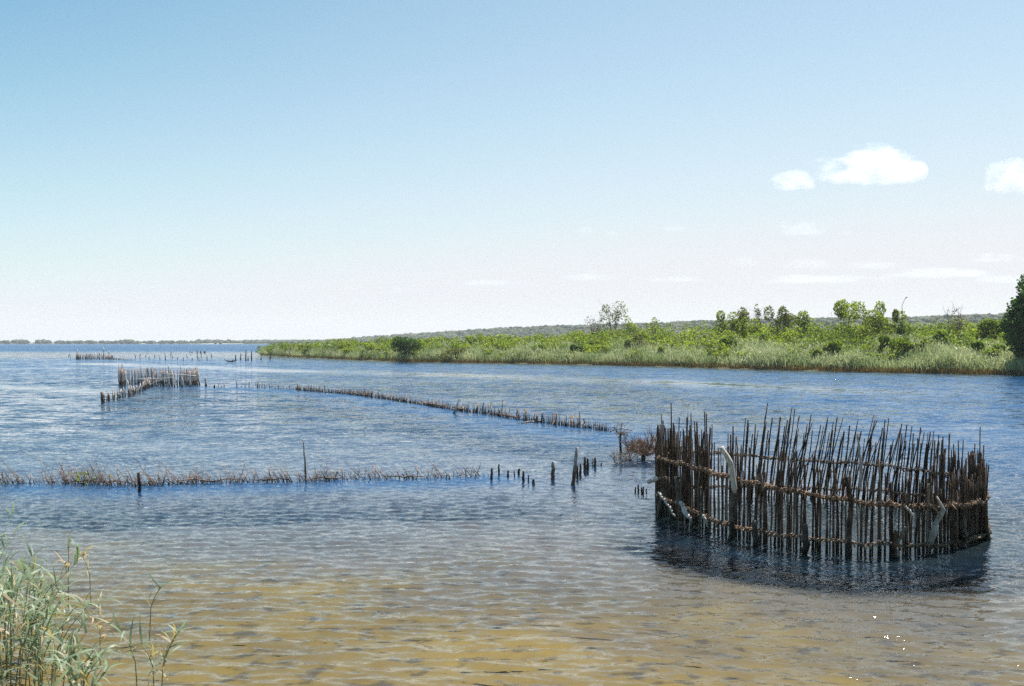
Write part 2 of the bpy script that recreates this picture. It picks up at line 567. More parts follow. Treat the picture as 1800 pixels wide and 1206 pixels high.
calm = 1 - 0.55 * np.exp(-(np.maximum(0, -poly_dist(X, Y, np.array(TRAP_NEAR) - np.array([0.0, 1.4]))) / 1.2) ** 2)
Zw *= fade * calm
me = mesh_np('lagoon_water', np.stack([X, Y, Zw], -1), grid_faces(len(rw), len(th_w)), True)
at = me.attributes.new('chop', 'FLOAT', 'POINT')
at.data.foreach_set('value', (1 - np.clip((46 - rr) / 26.0, 0, 1)).astype(np.float32).ravel())
dep_w = -bed_z(X, Y)
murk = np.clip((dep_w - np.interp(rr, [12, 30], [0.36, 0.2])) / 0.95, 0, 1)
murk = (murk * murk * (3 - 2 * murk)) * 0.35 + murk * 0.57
trap_shade = np.maximum(0, -poly_dist(X, Y, np.array(TRAP_NEAR) - np.array([0.1, 0.35])) + 0.12 * wob(X, Y, 3.1))
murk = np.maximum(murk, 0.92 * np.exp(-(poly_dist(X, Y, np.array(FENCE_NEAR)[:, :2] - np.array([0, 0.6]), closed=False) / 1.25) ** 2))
murk = np.maximum(murk, 0.88 * np.exp(-(trap_shade / 0.75) ** 2))  # trap's shade and reflection painted as dark water, also hiding the submerged stakes
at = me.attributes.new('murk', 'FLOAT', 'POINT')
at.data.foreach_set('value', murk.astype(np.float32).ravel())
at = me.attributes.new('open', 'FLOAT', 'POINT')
at.data.foreach_set('value', (np.clip((rr - 10) / 7.0, 0, 1) * np.clip(1 - np.exp(-(np.maximum(0, -poly_dist(X, Y, np.array(TRAP_NEAR))) / 1.5) ** 2), 0, 1)).astype(np.float32).ravel())  # darkens the water colour round the trap to paint its shade
slk = np.zeros_like(rr)
for line, wdt in (([(150, 639), (330, 645), (500, 652), (700, 657), (900, 662), (1150, 672), (1450, 686)], 5.0), ([(-80, 677), (60, 682), (180, 689)], 2.2), ([(-60, 700), (120, 704)], 1.2)):
    q = np.array([ground(*p)[:2] for p in line])
    slk = np.maximum(slk, np.exp(-(poly_dist(X, Y, q, closed=False) / wdt) ** 2) * (0.75 + 0.25 * np.sin(X * 0.31) * np.sin(X * 0.13 + Y * 0.2)))
at = me.attributes.new('slick', 'FLOAT', 'POINT')
at.data.foreach_set('value', slk.astype(np.float32).ravel())
wind = np.clip((rr - 9) / 22.0, 0, 1) * np.interp(dep_w, [0.2, 0.45, 1.2, 4.0], [0.3, 0.6, 1.1, 2.0])
at = me.attributes.new('wind', 'FLOAT', 'POINT')
at.data.foreach_set('value', wind.astype(np.float32).ravel())
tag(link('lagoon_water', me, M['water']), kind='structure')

# ------------------------------------------------------------------ far bank land
gx = np.arange(-80, 330, 2.5)
gy = np.arange(60, 440, 2.5)
X, Y = np.meshgrid(gx, gy)
Zl = land_z(X, Y)
Zl = np.maximum(Zl, -1.6)
me = mesh_np('far_bank', np.stack([X, Y, Zl], -1), grid_faces(len(gy), len(gx), False), True)
tag(link('far_bank', me, M['soil']), kind='structure')

# hills behind and the low shore across the open water
HILL = np.array([(300, 1), (470, 2.2), (560, 5.5), (640, 9), (700, 13), (800, 19), (900, 25), (1000, 29), (1100, 30), (1250, 36), (1400, 40), (1600, 41),
                 (1700, 45), (1800, 47), (2000, 50), (2400, 48), (3200, 40)])   # skyline rise above the horizon, in hundredths of a radian x 17.5


def hill_rise(px):
    return np.interp(px, HILL[:, 0], HILL[:, 1])


def hill_depth(px):
    return np.interp(px, [300, 470, 700, 1000, 1400, 1800, 3200], [1900, 1800, 1450, 1250, 1050, 950, 900])


pxs = np.linspace(-700, 3000, 150)
tt = np.array([-0.16, -0.13, -0.10, -0.05, 0.0, 0.08, 0.2, 0.6])
V = []
for t in tt:
    for p in pxs:
        d0 = hill_depth(p)
        d = d0 * (1 + t)
        top = EYE + max(hill_rise(p) - 5.5, 0.3) / FPX * d0 if p > 300 else 1.6
        prof = np.interp(t, [-0.16, -0.13, -0.10, 0.0, 0.2, 0.6], [-3.0, 0.4, 0.12 * top + 0.8, top, top * 1.0, top * 0.6])
        V.append((bearing(p, d), d, prof))
me = mesh_np('hills', V, grid_faces(len(tt), len(pxs), False), True)
tag(link('hills', me, M['farground']), kind='structure')


def ico(sub):
    t = (1 + 5 ** 0.5) / 2
    v = [(-1, t, 0), (1, t, 0), (-1, -t, 0), (1, -t, 0), (0, -1, t), (0, 1, t), (0, -1, -t), (0, 1, -t), (t, 0, -1), (t, 0, 1), (-t, 0, -1), (-t, 0, 1)]
    f = [(0, 11, 5), (0, 5, 1), (0, 1, 7), (0, 7, 10), (0, 10, 11), (1, 5, 9), (5, 11, 4), (11, 10, 2), (10, 7, 6), (7, 1, 8), (3, 9, 4), (3, 4, 2),
         (3, 2, 6), (3, 6, 8), (3, 8, 9), (4, 9, 5), (2, 4, 11), (6, 2, 10), (8, 6, 7), (9, 8, 1)]
    v = [np.array(p) / np.linalg.norm(p) for p in v]
    for _ in range(sub):
        cache, nf = {}, []

        def mid(a, c_):
            key = (min(a, c_), max(a, c_))
            if key not in cache:
                m = v[a] + v[c_]
                v.append(m / np.linalg.norm(m))
                cache[key] = len(v) - 1
            return cache[key]
        for a, c_, e in f:
            x, y, z = mid(a, c_), mid(c_, e), mid(e, a)
            nf += [(a, x, z), (c_, y, x), (e, z, y), (x, y, z)]
        f = nf
    return np.array(v), np.array(f)


ICO1 = ico(1)
ICO3 = ico(3)


def lumps(C, S, seed, rough=0.28):
    """Many uneven crowns in one mesh: C centres, S radii (n,3)."""
    r = np.random.default_rng(seed)
    V0, F0 = ICO1
    n = len(C)
    k = 1 + r.uniform(-rough, rough, (n, len(V0)))
    V = V0[None] * k[..., None] * S[:, None, :] + C[:, None, :]
    F = F0[None] + (np.arange(n) * len(V0))[:, None, None]
    return V.reshape(-1, 3), F.reshape(-1, 3)


r = np.random.default_rng(5)
C, S = [], []
for i in range(5200):
    p = r.uniform(430, 2100)
    t = r.uniform(-0.125, 0.06)
    d0 = hill_depth(p)
    d = d0 * (1 + t)
    top = EYE + max(hill_rise(p) - 5.5, 0.3) / FPX * d0
    base = np.interp(t, [-0.16, -0.13, -0.10, 0.0, 0.2], [-3.0, 0.4, 0.12 * top + 0.8, top, top])
    sz = r.uniform(2.4, 4.6) * (0.75 if p < 620 else 1.0)
    C.append((bearing(p, d), d, base + sz * 0.45))
    S.append((sz * 1.15, sz * 1.15, sz * r.uniform(0.7, 1.0)))
V, F = lumps(np.array(C), np.array(S), 6)
o = link('hill_forest', mesh_np('hill_forest', V, F, True), M['forest'])
tag(o, 'grey green forest covering the low hills behind the far bank', 'forest', kind='stuff')

C, S = [], []
clusters = [(-60, 20), (0, 16), (38, 22), (78, 18), (105, 10), (122, 16), (140, 10), (160, 14), (182, 12), (205, 12), (222, 14), (240, 14), (262, 12),
            (285, 14), (300, 10), (320, 14), (345, 14), (362, 20), (386, 20), (405, 14), (425, 14), (445, 14), (465, 14)]
for p, wd in clusters:
    for i in range(int(wd * 1.6)):
        q = r.normal(p, wd * 0.42)
        d = r.uniform(1640, 1760)
        sz = r.uniform(1.6, 3.6) * (1.25 if p in (362, 386, 78, 38, 222) else 0.9)
        C.append((bearing(q, d), d, 1.0 + sz * 0.6))
        S.append((sz * 1.2, sz * 1.2, sz))
for i in range(240):
    q = r.uniform(-700, 480)
    d = r.uniform(1600, 1760)
    sz = r.uniform(0.8, 1.7)
    C.append((bearing(q, d), d, 0.8 + sz * 0.4))
    S.append((sz * 1.8, sz * 1.4, sz))
V, F = lumps(np.array(C), np.array(S), 8)
o = link('distant_treeline', mesh_np('distant_treeline', V, F, True), M['forest'])
tag(o, 'thin distant line of trees along the low shore across the open water', 'treeline', kind='stuff')

# ------------------------------------------------------------------ poles, stakes and twigs
def stake_mesh(seed, rad=0.014, sides=5, segs=5, wobble=0.010, knob=0.25):
    """A peeled mangrove pole one metre long, crooked and tapering; scaled to length when it is set."""
    r = np.random.default_rng(seed)
    z = np.linspace(0, 1, segs + 1)
    px = np.cumsum(r.normal(0, wobble, segs + 1)) * 0.6
    py = np.cumsum(r.normal(0, wobble, segs + 1)) * 0.6
    P = np.stack([px - np.linspace(px[0], px[-1], segs + 1) * 0.7, py - np.linspace(py[0], py[-1], segs + 1) * 0.7, z], -1)
    rr_ = rad * np.linspace(1.12, 0.72, segs + 1) * (1 + r.uniform(-knob, knob, segs + 1))
    return Acc().tube(P, rr_, sides).mesh('stake')


STAKES = [stake_mesh(100 + i) for i in range(16)]
THIN = [stake_mesh(200 + i, 0.008, 4, 4, 0.03) for i in range(10)]
for me_ in STAKES:
    me_.materials.append(M['stake'])
for me_ in THIN:
    me_.materials.append(M['twig'])
GREY = [m_.copy() for m_ in STAKES]
for me_ in GREY:
    me_.materials.clear()
    me_.materials.append(M['grey'])


def set_stake(parent, origin, base, tip, me_, girth, name='stake', roll=0.0):
    """A stake from base to tip (world points) as a child of a thing that stands at origin."""
    base = Vector(base)
    v = Vector(tip) - base
    o = bpy.data.objects.new(name, me_)
    col.objects.link(o)
    if parent is not None:
        o.parent = parent
    o.location = base - Vector(origin)
    o.rotation_mode = 'QUATERNION'
    from mathutils import Quaternion
    o.rotation_quaternion = v.to_track_quat('Z', 'Y') @ Quaternion((0, 0, 1), roll)
    o.scale = (girth, girth, v.length)
    return o


def smooth_path(P, n, closed=False):
    """Catmull-Rom through the points, resampled evenly."""
    P = np.asarray(P, float)
    Q = np.vstack([P[-1], P, P[0], P[1]]) if closed else np.vstack([2 * P[0] - P[1], P, 2 * P[-1] - P[-2]])
    out = []
    for i in range(1, len(Q) - 2):
        for t in np.linspace(0, 1, 16, endpoint=False):
            a, b_, c_, d_ = Q[i - 1], Q[i], Q[i + 1], Q[i + 2]
            out.append(0.5 * (2 * b_ + (c_ - a) * t + (2 * a - 5 * b_ + 4 * c_ - d_) * t * t + (3 * b_ - a - 3 * c_ + d_) * t ** 3))
    out.append(Q[-2])
    out = np.array(out)
    L = np.concatenate([[0], np.cumsum(np.linalg.norm(np.diff(out, axis=0), axis=1))])
    s = np.linspace(0, L[-1], n)
    return np.stack([np.interp(s, L, out[:, k]) for k in range(out.shape[1])], -1)


def post_obj(parent, origin, pts, rads, mat, name='post', sides=8, seed=0, n=12):
    """A thick crooked post along the points."""
    r = np.random.default_rng(seed)
    P = smooth_path(pts, n)
    P[1:-1] += r.normal(0, 0.006, (n - 2, 3))
    rad = np.interp(np.linspace(0, 1, n), np.linspace(0, 1, len(rads)), rads) * (1 + r.uniform(-0.24, 0.2, n))
    P[1:-1] += r.normal(0, 0.35, (n - 2, 3)) * np.mean(rads) * 0.6
    me_ = Acc().tube(P - np.array(origin), rad, sides).mesh(name)
    return link(name, me_, mat, parent)


def twig_acc(acc, r, base, direction, length, rad, level, kids=4, spread=0.8, sides=3, bend=0.25, up=0.1):
    """A branch and its side branches."""
    n = 4 if level > 0 else 3
    P = [np.array(base, float)]
    d = np.array(direction, float)
    d /= np.linalg.norm(d) + 1e-9
    for i in range(n):
        d = d + r.normal(0, bend, 3) * 0.5 + np.array([0, 0, up * 0.3])
        d /= np.linalg.norm(d)
        P.append(P[-1] + d * length / n)
    acc.tube(P, np.linspace(rad, rad * 0.45, n + 1), sides if level < 2 else 5)
    if level > 0:
        for k in range(kids):
            t = r.uniform(0.3, 1.0)
            i = min(int(t * n), n - 1)
            p = P[i] + (P[i + 1] - P[i]) * (t * n - i)
            dd = d + r.normal(0, spread, 3)
            dd[2] += up
            twig_acc(acc, r, p, dd, length * r.uniform(0.4, 0.7), rad * 0.5, level - 1, kids, spread, sides, bend, up)
    return acc


# ------------------------------------------------------------------ the near fish trap
def ring_z_top(s, base):
    return base


trap_c = (5.2, 16.6, 0.0)
near = thing('fish_trap', trap_c, 'large round fish trap of dark upright stakes, largest of the three', 'fish trap',
             'fish traps in the lagoon')
NR = 298
ring = smooth_path(np.array(TRAP_NEAR), NR + 1, closed=True)[:NR]
r = np.random.default_rng(21)
seg = np.arange(NR) / NR
tang = np.roll(ring, -1, 0) - np.roll(ring, 1, 0)
tang /= np.linalg.norm(tang, axis=1)[:, None]
bearing_of = 900 + FPX * ring[:, 0] / ring[:, 1]
back = ring[:, 1] > 17.35
packed = Acc()                                        # second, inner row that thickens both ends
for i in range(NR):
    x, y = ring[i]
    q = bearing_of[i]
    left_wall = (not back[i]) and q < 1245
    right_wall = (not back[i]) and q > 1625
    if back[i] and 1236 < q < 1292 and r.random() < 0.6:
        continue                                      # the way in is only thinly staked
    if back[i]:
        top = r.uniform(1.16, 1.62)
        lean = 0.30 * np.interp(q, [1180, 1290, 1400, 1650, 1720], [0.0, 0.25, 1.0, 1.0, 0.1]) + r.normal(0, 0.05)
    elif left_wall:
        top = r.uniform(1.25, 1.66)
        lean = r.normal(0.0, 0.025)
    elif right_wall:
        top = r.uniform(1.05, 1.5)
        lean = r.normal(0.02, 0.04)
    else:
        top = r.choice([r.uniform(0.8, 1.05), r.uniform(1.0, 1.35), r.uniform(1.3, 1.5)], p=[0.34, 0.44, 0.22])
        lean = r.normal(0.02, 0.03)
    top -= 0.3 * max(0.0, min(1.0, (q - 1420) / 300.0))
    if r.random() < 0.05:
        top += 0.16
    bz = -0.36
    off = r.normal(0, 0.012, 2)
    dz = top - bz
    bx, by = x + off[0], y + off[1]
    side = 1.0 if tang[i][0] >= 0 else -1.0
    kink = lean * (dz - 0.75)
    tx = bx + kink * abs(tang[i][0]) + r.normal(0, 0.02)
    ty = by + kink * 0.15 + r.normal(0, 0.03)
    set_stake(near, trap_c, (bx, by, bz), (tx, ty, top), STAKES[r.integers(16)], r.uniform(0.85, 1.35), roll=r.uniform(0, 6.28))
    if ((left_wall or right_wall) and r.random() < 0.7) or (back[i] and r.random() < 0.6) or (not back[i] and r.random() < 0.45):   # the ends and the back are doubled up
        j = tang[i] * r.uniform(-0.035, 0.035)
        nrm_ = np.array([-tang[i][1], tang[i][0]]) * 0.05
        Pq = smooth_path([(bx + j[0] + nrm_[0], by + j[1] + nrm_[1], bz), (bx + j[0] + nrm_[0] * 1.2 + r.normal(0, 0.01), by + j[1] + nrm_[1], 0.4),
                          (tx + j[0] + nrm_[0], ty + j[1] + nrm_[1], top + r.normal(-0.04, 0.16))], 5)
        packed.tube(Pq - np.array(trap_c), np.linspace(0.015, 0.009, 5) * r.uniform(0.75, 1.2), 5)
tag(link('packed_stakes', packed.mesh('packed_stakes'), M['stake'], near), kind='stuff')
# tall stakes of the left wall
for px_, py_t in ((1181, 708), (1240, 724), (1243, 727), (1216, 726)):
    d_ = 16.9 if px_ < 1200 else 16.1
    x_ = bearing(px_, d_)
    set_stake(near, trap_c, (x_ + 0.02, d_, -0.7), (x_, d_, height(py_t, d_)), STAKES[3], 1.25)


def rail(path, wrap_step, seed, thick=0.0125, parent=None, origin=(0, 0, 0)):
    """Two withies twisted round each other along the stakes, with fibre lashings."""
    rr_ = np.random.default_rng(seed)
    n = max(12, int(np.linalg.norm(np.diff(path, axis=0), axis=1).sum() / 0.035))
    P = smooth_path(path, n)
    P[:, 2] += 0.012 * np.sin(np.arange(n) * 0.35) + rr_.normal(0, 0.004, n)
    T = np.gradient(P, axis=0)
    T /= np.linalg.norm(T, axis=1)[:, None]
    side_ = np.cross(T, np.array([0, 0, 1.0]))
    acc, acc2 = Acc(), Acc()
    for k in (0, 1):
        a = np.arange(n) * 0.9 + k * math.pi
        Q = P + side_ * (0.022 * np.cos(a))[:, None] + np.stack([0 * a, 0 * a, 0.016 * np.sin(a)], -1)
        acc.tube(Q - np.array(origin) + rr_.normal(0, 0.005, (n, 3)), thick * (0.8 + rr_.uniform(-0.35, 0.35, n)), 5)
    i = 2
    while i < n - 2:
        c_ = P[i]
        t_ = T[i]
        s_ = side_[i]
        m = 7
        loop = [c_ + s_ * 0.034 * math.cos(u) + np.array([0, 0, 0.03 * math.sin(u)]) + t_ * 0.03 * (u / 6.28 - 0.5) for u in np.linspace(0, 6.6, m)]
        loop.append(loop[-1] + np.array([rr_.normal(0, 0.03), -0.015, rr_.uniform(-0.09, 0.06)]))
        acc2.tube(np.array(loop) - np.array(origin), 0.0075 * rr_.uniform(0.6, 1.9), 4)
        i += max(2, int(wrap_step / 0.035 * rr_.uniform(0.6, 1.4)))
    o_ = link('rail', acc.mesh('rail'), M['rope'], parent)
    tag(link('lashing', acc2.mesh('lashing'), M['rope'], o_), kind='stuff')
    return o_


def ring_rail(i0, i1, z0, z1, out, seed, zmid=None):
    idx = [k % NR for k in range(i0, i1 + 1, 4)]
    P = []
    for n_, k in enumerate(idx):
        nrm_ = np.array([tang[k][1], -tang[k][0]])
        f = n_ / max(1, len(idx) - 1)
        z = (z0 * (1 - f) + z1 * f) if zmid is None else np.interp(f, np.linspace(0, 1, len(zmid)), zmid)
        P.append((ring[k][0] + nrm_[0] * out, ring[k][1] + nrm_[1] * out, z))
    return rail(np.array(P), 0.085, seed, parent=near, origin=trap_c)


fi0, fi1 = 0, int(np.argmax(back)) - 1
ring_rail(fi0, fi1, 0, 0, 0.035, 1, [1.0, 0.97, 0.93, 0.88, 0.82, 0.74, 0.66, 0.60, 0.60, 0.62, 0.66])
ring_rail(fi0, fi1, 0, 0, -0.035, 2, [0.98, 0.95, 0.91, 0.86, 0.80, 0.72, 0.64, 0.59, 0.58, 0.61, 0.64])
ring_rail(fi0, fi1, 0, 0, 0.04, 3, [0.36, 0.27, 0.18, 0.17, 0.19, 0.18, 0.10, 0.07, 0.10, 0.14, 0.2])
ring_rail(fi1 + 2, fi1 + 2 + (NR - (fi1 - fi0)) - 4, 0, 0, -0.035, 4, [0.66, 0.66, 0.7, 0.72, 0.76, 0.85, 0.92, 0.97, 1.0])
ring_rail(fi1 + 2, fi1 + 2 + (NR - (fi1 - fi0)) - 4, 0, 0, -0.04, 5, [0.2, 0.2, 0.22, 0.2, 0.22, 0.25, 0.25, 0.3, 0.36])


def P3(px_, py_, d_):
    return (bearing(px_, d_), d_, height(py_, d_))


def near_post(pts, rads, mat, seed, label=None):
    o_ = post_obj(near, trap_c, [P3(*p) for p in pts], rads, M[mat], 'post', 8, seed)
    if label:
        o_['label'] = label
    return o_


near_post([(1284, 1000, 15.05), (1285, 955, 15.05), (1287, 900, 15.05), (1291, 858, 15.02)], [0.042, 0.04, 0.04, 0.038], 'post', 1)
near_post([(1292, 866, 14.98), (1289, 835, 14.96), (1281, 808, 14.95), (1268, 786, 14.95)], [0.036, 0.038, 0.04, 0.034], 'pale', 2, 'crooked pole top coloured pale as if sunlit')  # sunlit upper part of the post, painted in pale wood
near_post([(1328, 1000, 14.6), (1328, 960, 14.6), (1328, 935, 14.6), (1329, 915, 14.6)], [0.052, 0.05, 0.05, 0.04], 'post', 3)
near_post([(1415, 1005, 14.1), (1415, 975, 14.1), (1416, 945, 14.1), (1415, 921, 14.1)], [0.05, 0.048, 0.048, 0.03], 'post', 4)
near_post([(1490, 1010, 13.82), (1491, 975, 13.82), (1496, 900, 13.82), (1493, 868, 13.82), (1488, 838, 13.82)], [0.045, 0.042, 0.04, 0.035, 0.024], 'stake', 5)
near_post([(1497, 880, 13.82), (1490, 858, 13.8), (1482, 840, 13.78)], [0.03, 0.024, 0.015], 'stake', 6)
near_post([(1572, 1010, 13.9), (1572, 975, 13.9), (1574, 952, 13.9), (1577, 934, 13.9)], [0.055, 0.052, 0.048, 0.035], 'stake', 7)
near_post([(1577, 958, 13.88), (1584, 940, 13.86), (1592, 926, 13.84)], [0.03, 0.026, 0.02], 'post', 8)
near_post([(1632, 962, 14.25), (1641, 935, 14.2), (1650, 912, 14.18), (1656, 893, 14.16), (1646, 872, 14.2)], [0.06, 0.055, 0.045, 0.036, 0.012], 'pale', 9,
          'bleached curved log leaning on the fence')
near_post([(1678, 1000, 14.45), (1678, 962, 14.45), (1680, 935, 14.45), (1676, 920, 14.45)], [0.075, 0.07, 0.062, 0.04], 'stake', 10)
near_post([(1692, 990, 14.6), (1693, 950, 14.6), (1695, 915, 14.6), (1691, 898, 14.6)], [0.06, 0.056, 0.05, 0.03], 'post', 11)
near_post([(1735, 975, 15.1), (1734, 930, 15.1), (1728, 880, 15.1), (1717, 830, 15.1), (1710, 798, 15.1)], [0.05, 0.048, 0.044, 0.038, 0.03], 'stake', 12)
near_post([(1158, 930, 17.05), (1160, 900, 17.05), (1168, 860, 17.05), (1174, 838, 17.05)], [0.06, 0.058, 0.05, 0.04], 'post', 13)
near_post([(1166, 860, 17.2), (1167, 835, 17.2), (1166, 805, 17.2)], [0.04, 0.038, 0.034], 'stake', 14)
near_post([(1190, 838, 16.35), (1191, 868, 16.3), (1197, 890, 16.2), (1214, 908, 16.05)], [0.05, 0.045, 0.045, 0.03], 'post', 15)
near_post([(1196, 882, 16.12), (1203, 898, 16.05), (1213, 912, 15.95), (1217, 922, 15.9)], [0.03, 0.034, 0.034, 0.016], 'pale', 16)
near_post([(1158, 866, 16.9), (1172, 884, 16.6), (1184, 905, 16.4), (1188, 912, 16.35)], [0.02, 0.02, 0.02, 0.014], 'pale', 17)
near_post([(1235, 905, 15.7), (1241, 918, 15.65), (1246, 930, 15.6)], [0.02, 0.022, 0.012], 'pale', 18)
near_post([(1592, 890, 13.9), (1598, 898, 13.88), (1607, 908, 13.86)], [0.02, 0.018, 0.01], 'pale', 19)
near_post([(1637, 887, 14.15), (1648, 900, 14.12), (1652, 912, 14.1)], [0.012, 0.012, 0.01], 'rope', 20)
near_post([(1700, 885, 14.9), (1702, 920, 14.9), (1703, 975, 14.9)], [0.035, 0.04, 0.045], 'stake', 21)
near_post([(1140, 847, 17.4), (1152, 844, 17.3), (1168, 839, 17.1)], [0.042, 0.04, 0.036], 'pale', 22, 'short bleached pole sticking out of the side')
near_post([(1395, 790, 14.4), (1399, 850, 14.3), (1398, 895, 14.3)], [0.016, 0.018, 0.014], 'post', 23)
near_post([(1512, 860, 14.0), (1513, 820, 14.05), (1508, 760, 14.1)], [0.022, 0.024, 0.014], 'grey', 24)

# ------------------------------------------------------------------ the second trap out in the lagoon
c2 = ground(280, 679.5)
c2[0] *= (c2[1] + 2.6) / c2[1]
c2[1] += 2.6
mid = thing('fish_trap', tuple(c2), 'pale weathered fish trap with a wide gap, in mid lagoon left of the far bank', 'fish trap', 'fish traps in the lagoon')
r = np.random.default_rng(33)
for i in range(250):
    a = 2 * math.pi * i / 250
    x = c2[0] + 2.55 * math.cos(a)
    y = c2[1] + 2.5 * math.sin(a) + 0.1 * math.sin(3 * a)
    frontal = math.sin(a) < -0.35
    if frontal and -0.62 < math.cos(a) < 0.16 and r.random() < 0.86:
        continue
    if math.sin(a) > 0.3 and 0.0 < math.cos(a) < 0.3 and r.random() < 0.7:
        continue
    top = r.uniform(1.0, 1.24) if math.cos(a) < 0.1 else r.uniform(0.98, 1.18)
    if r.random() < 0.04:
        top += 0.3
    set_stake(mid, c2, (x, y, -0.8), (x + r.normal(0, 0.05), y + r.normal(0, 0.05), top), GREY[r.integers(16)], r.uniform(1.3, 2.4), roll=r.uniform(0, 6))
for px_, pt, gir, mt in ((319, 643, 0.05, 'pale'), (297, 640, 0.05, 'pale'), (261, 648, 0.05, 'post'), (306, 663, 0.05, 'pale'), (311, 668, 0.05, 'post'),
                         (321, 664, 0.045, 'pale'), (334, 652, 0.06, 'pale'), (350, 656, 0.06, 'pale'), (347, 672, 0.05, 'pale'), (214, 658, 0.07, 'pale'),
                         (268, 648, 0.05, 'grey'), (275, 668, 0.04, 'pale')):
    d_ = 66.6 if 225 < px_ < 345 else c2[1]
    x_ = bearing(px_, d_)
    post_obj(mid, c2, [(x_ + 0.06, d_, -0.8), (x_ + 0.02, d_, 0.1), (x_ - 0.04, d_, height(pt, d_))], [gir * 1.1, gir, gir * 0.75], M[mt], 'post', 6, int(px_), 8)
for pts in ([(240, 667, 66.9), (270, 666.5, 66.6), (305, 663, 66.4)], [(262, 677, 66), (278, 670, 66), (296, 664, 66)], [(290, 658, 66.4), (320, 659, 66.3), (345, 661, 66.5)]):
    post_obj(mid, c2, [P3(*p) for p in pts], [0.03, 0.034, 0.028], M['pale'], 'rail', 5, int(pts[0][0]), 8)

c2w = ground(215, 698)
wing = thing('wing_fence', tuple(c2w), 'short curved run of pale stubby stakes leading away from the mid lagoon trap', 'fence', 'stake fences in the lagoon')
wp = smooth_path(np.array([ground(*p)[:2] for p in [(268, 679), (256, 684), (247, 689), (225, 696), (202, 702), (180, 707)]]), 74)
for i, (x, y) in enumerate(wp):
    top = r.uniform(0.28, 0.58) if i > 20 else r.uniform(0.25, 0.75)
    set_stake(wing, c2w, (x + r.normal(0, 0.03), y + r.normal(0, 0.08), -0.7), (x + r.normal(0, 0.05), y, top), GREY[r.integers(16)], r.uniform(1.6, 3.0), roll=r.uniform(0, 6))
x_, y_ = wp[-1]
post_obj(wing, c2w, [(x_, y_, -0.7), (x_, y_, 0.1), (x_ - 0.03, y_, 0.5)], [0.11, 0.1, 0.085], M['post'], 'post', 7, 4, 8)
x_, y_ = wp[int(len(wp) * 0.66)]
post_obj(wing, c2w, [(x_, y_, -0.7), (x_, y_, 0.3), (x_ - 0.12, y_, 0.85)], [0.05, 0.05, 0.035], M['pale'], 'post', 6, 5, 8)

# ------------------------------------------------------------------ the third trap, far out
c3 = ground(166, 631.5)
far_t = thing('fish_trap', tuple(c3), 'most distant fish trap, a low dark ring at the edge of the sandy shallows', 'fish trap', 'fish traps in the lagoon')
for i in range(96):
    a = 2 * math.pi * i / 96
    x = c3[0] + 2.9 * math.cos(a)
    y = c3[1] + 3.0 * math.sin(a)
    top = r.uniform(0.75, 1.1) * (1.0 if math.cos(a) < 0.3 else 0.75)
    set_stake(far_t, c3, (x, y, -0.8), (x + r.normal(0, 0.05), y, top), GREY[r.integers(16)] if r.random() < 0.35 else STAKES[r.integers(16)], r.uniform(2.0, 3.6))
for px_, pt in ((138, 614), (184, 611), (194, 616), (177, 619), (162, 621)):
    x_ = bearing(px_, c3[1])
    post_obj(far_t, c3, [(x_, c3[1] - 0.4, -0.8), (x_, c3[1] - 0.4, 0.3), (x_ - 0.1, c3[1] - 0.4, height(pt, c3[1]))], [0.11, 0.1, 0.08], M['pale'], 'post', 6, px_, 7)
tail = thing('wing_fence', tuple(ground(212, 633)), 'low dark stubs trailing away from the most distant trap', 'fence', 'stake fences in the lagoon')
for i in range(40):
    p = ground(194 + i * 1.05, 631.8 + i * 0.045)
    set_stake(tail, ground(212, 633), (p[0], p[1], -0.6), (p[0] + r.normal(0, 0.1), p[1], r.uniform(0.1, 0.5) * (1 - i / 60)), STAKES[r.integers(16)], r.uniform(2.5, 4.5))

# ------------------------------------------------------------------ the long guide fence across the lagoon
cf = FENCE_FAR[7]
guide = thing('guide_fence', tuple(cf), 'long low line of broken stakes running across the lagoon to the mid lagoon trap', 'fence', 'stake fences in the lagoon')
fp = smooth_path(np.array(FENCE_FAR)[:, :2], 330)
r = np.random.default_rng(44)
for i, (x, y) in enumerate(fp):
    f = i / len(fp)
    px_ = 900 + FPX * x / y
    dens = 0.95
    if px_ < 520:
        dens = 0.5
    if 772 < px_ < 785 or 893 < px_ < 902 or px_ > 1045:
        dens = 0.35
    if r.random() > dens:
        continue
    top = abs(r.normal(0.16, 0.12)) + 0.04
    if px_ > 830 and r.random() < 0.35:
        top += r.uniform(0.1, 0.3)
    me_ = THIN[r.integers(10)] if r.random() < 0.5 else STAKES[r.integers(16)]
    g = r.uniform(2.2, 3.6) if me_ in THIN else r.uniform(1.3, 2.5)
    set_stake(guide, cf, (x + r.normal(0, 0.02), y + r.normal(0, 0.06), -0.6), (x + r.normal(0.02, 0.06), y + r.normal(0, 0.1), top), me_, g, roll=r.uniform(0, 6))
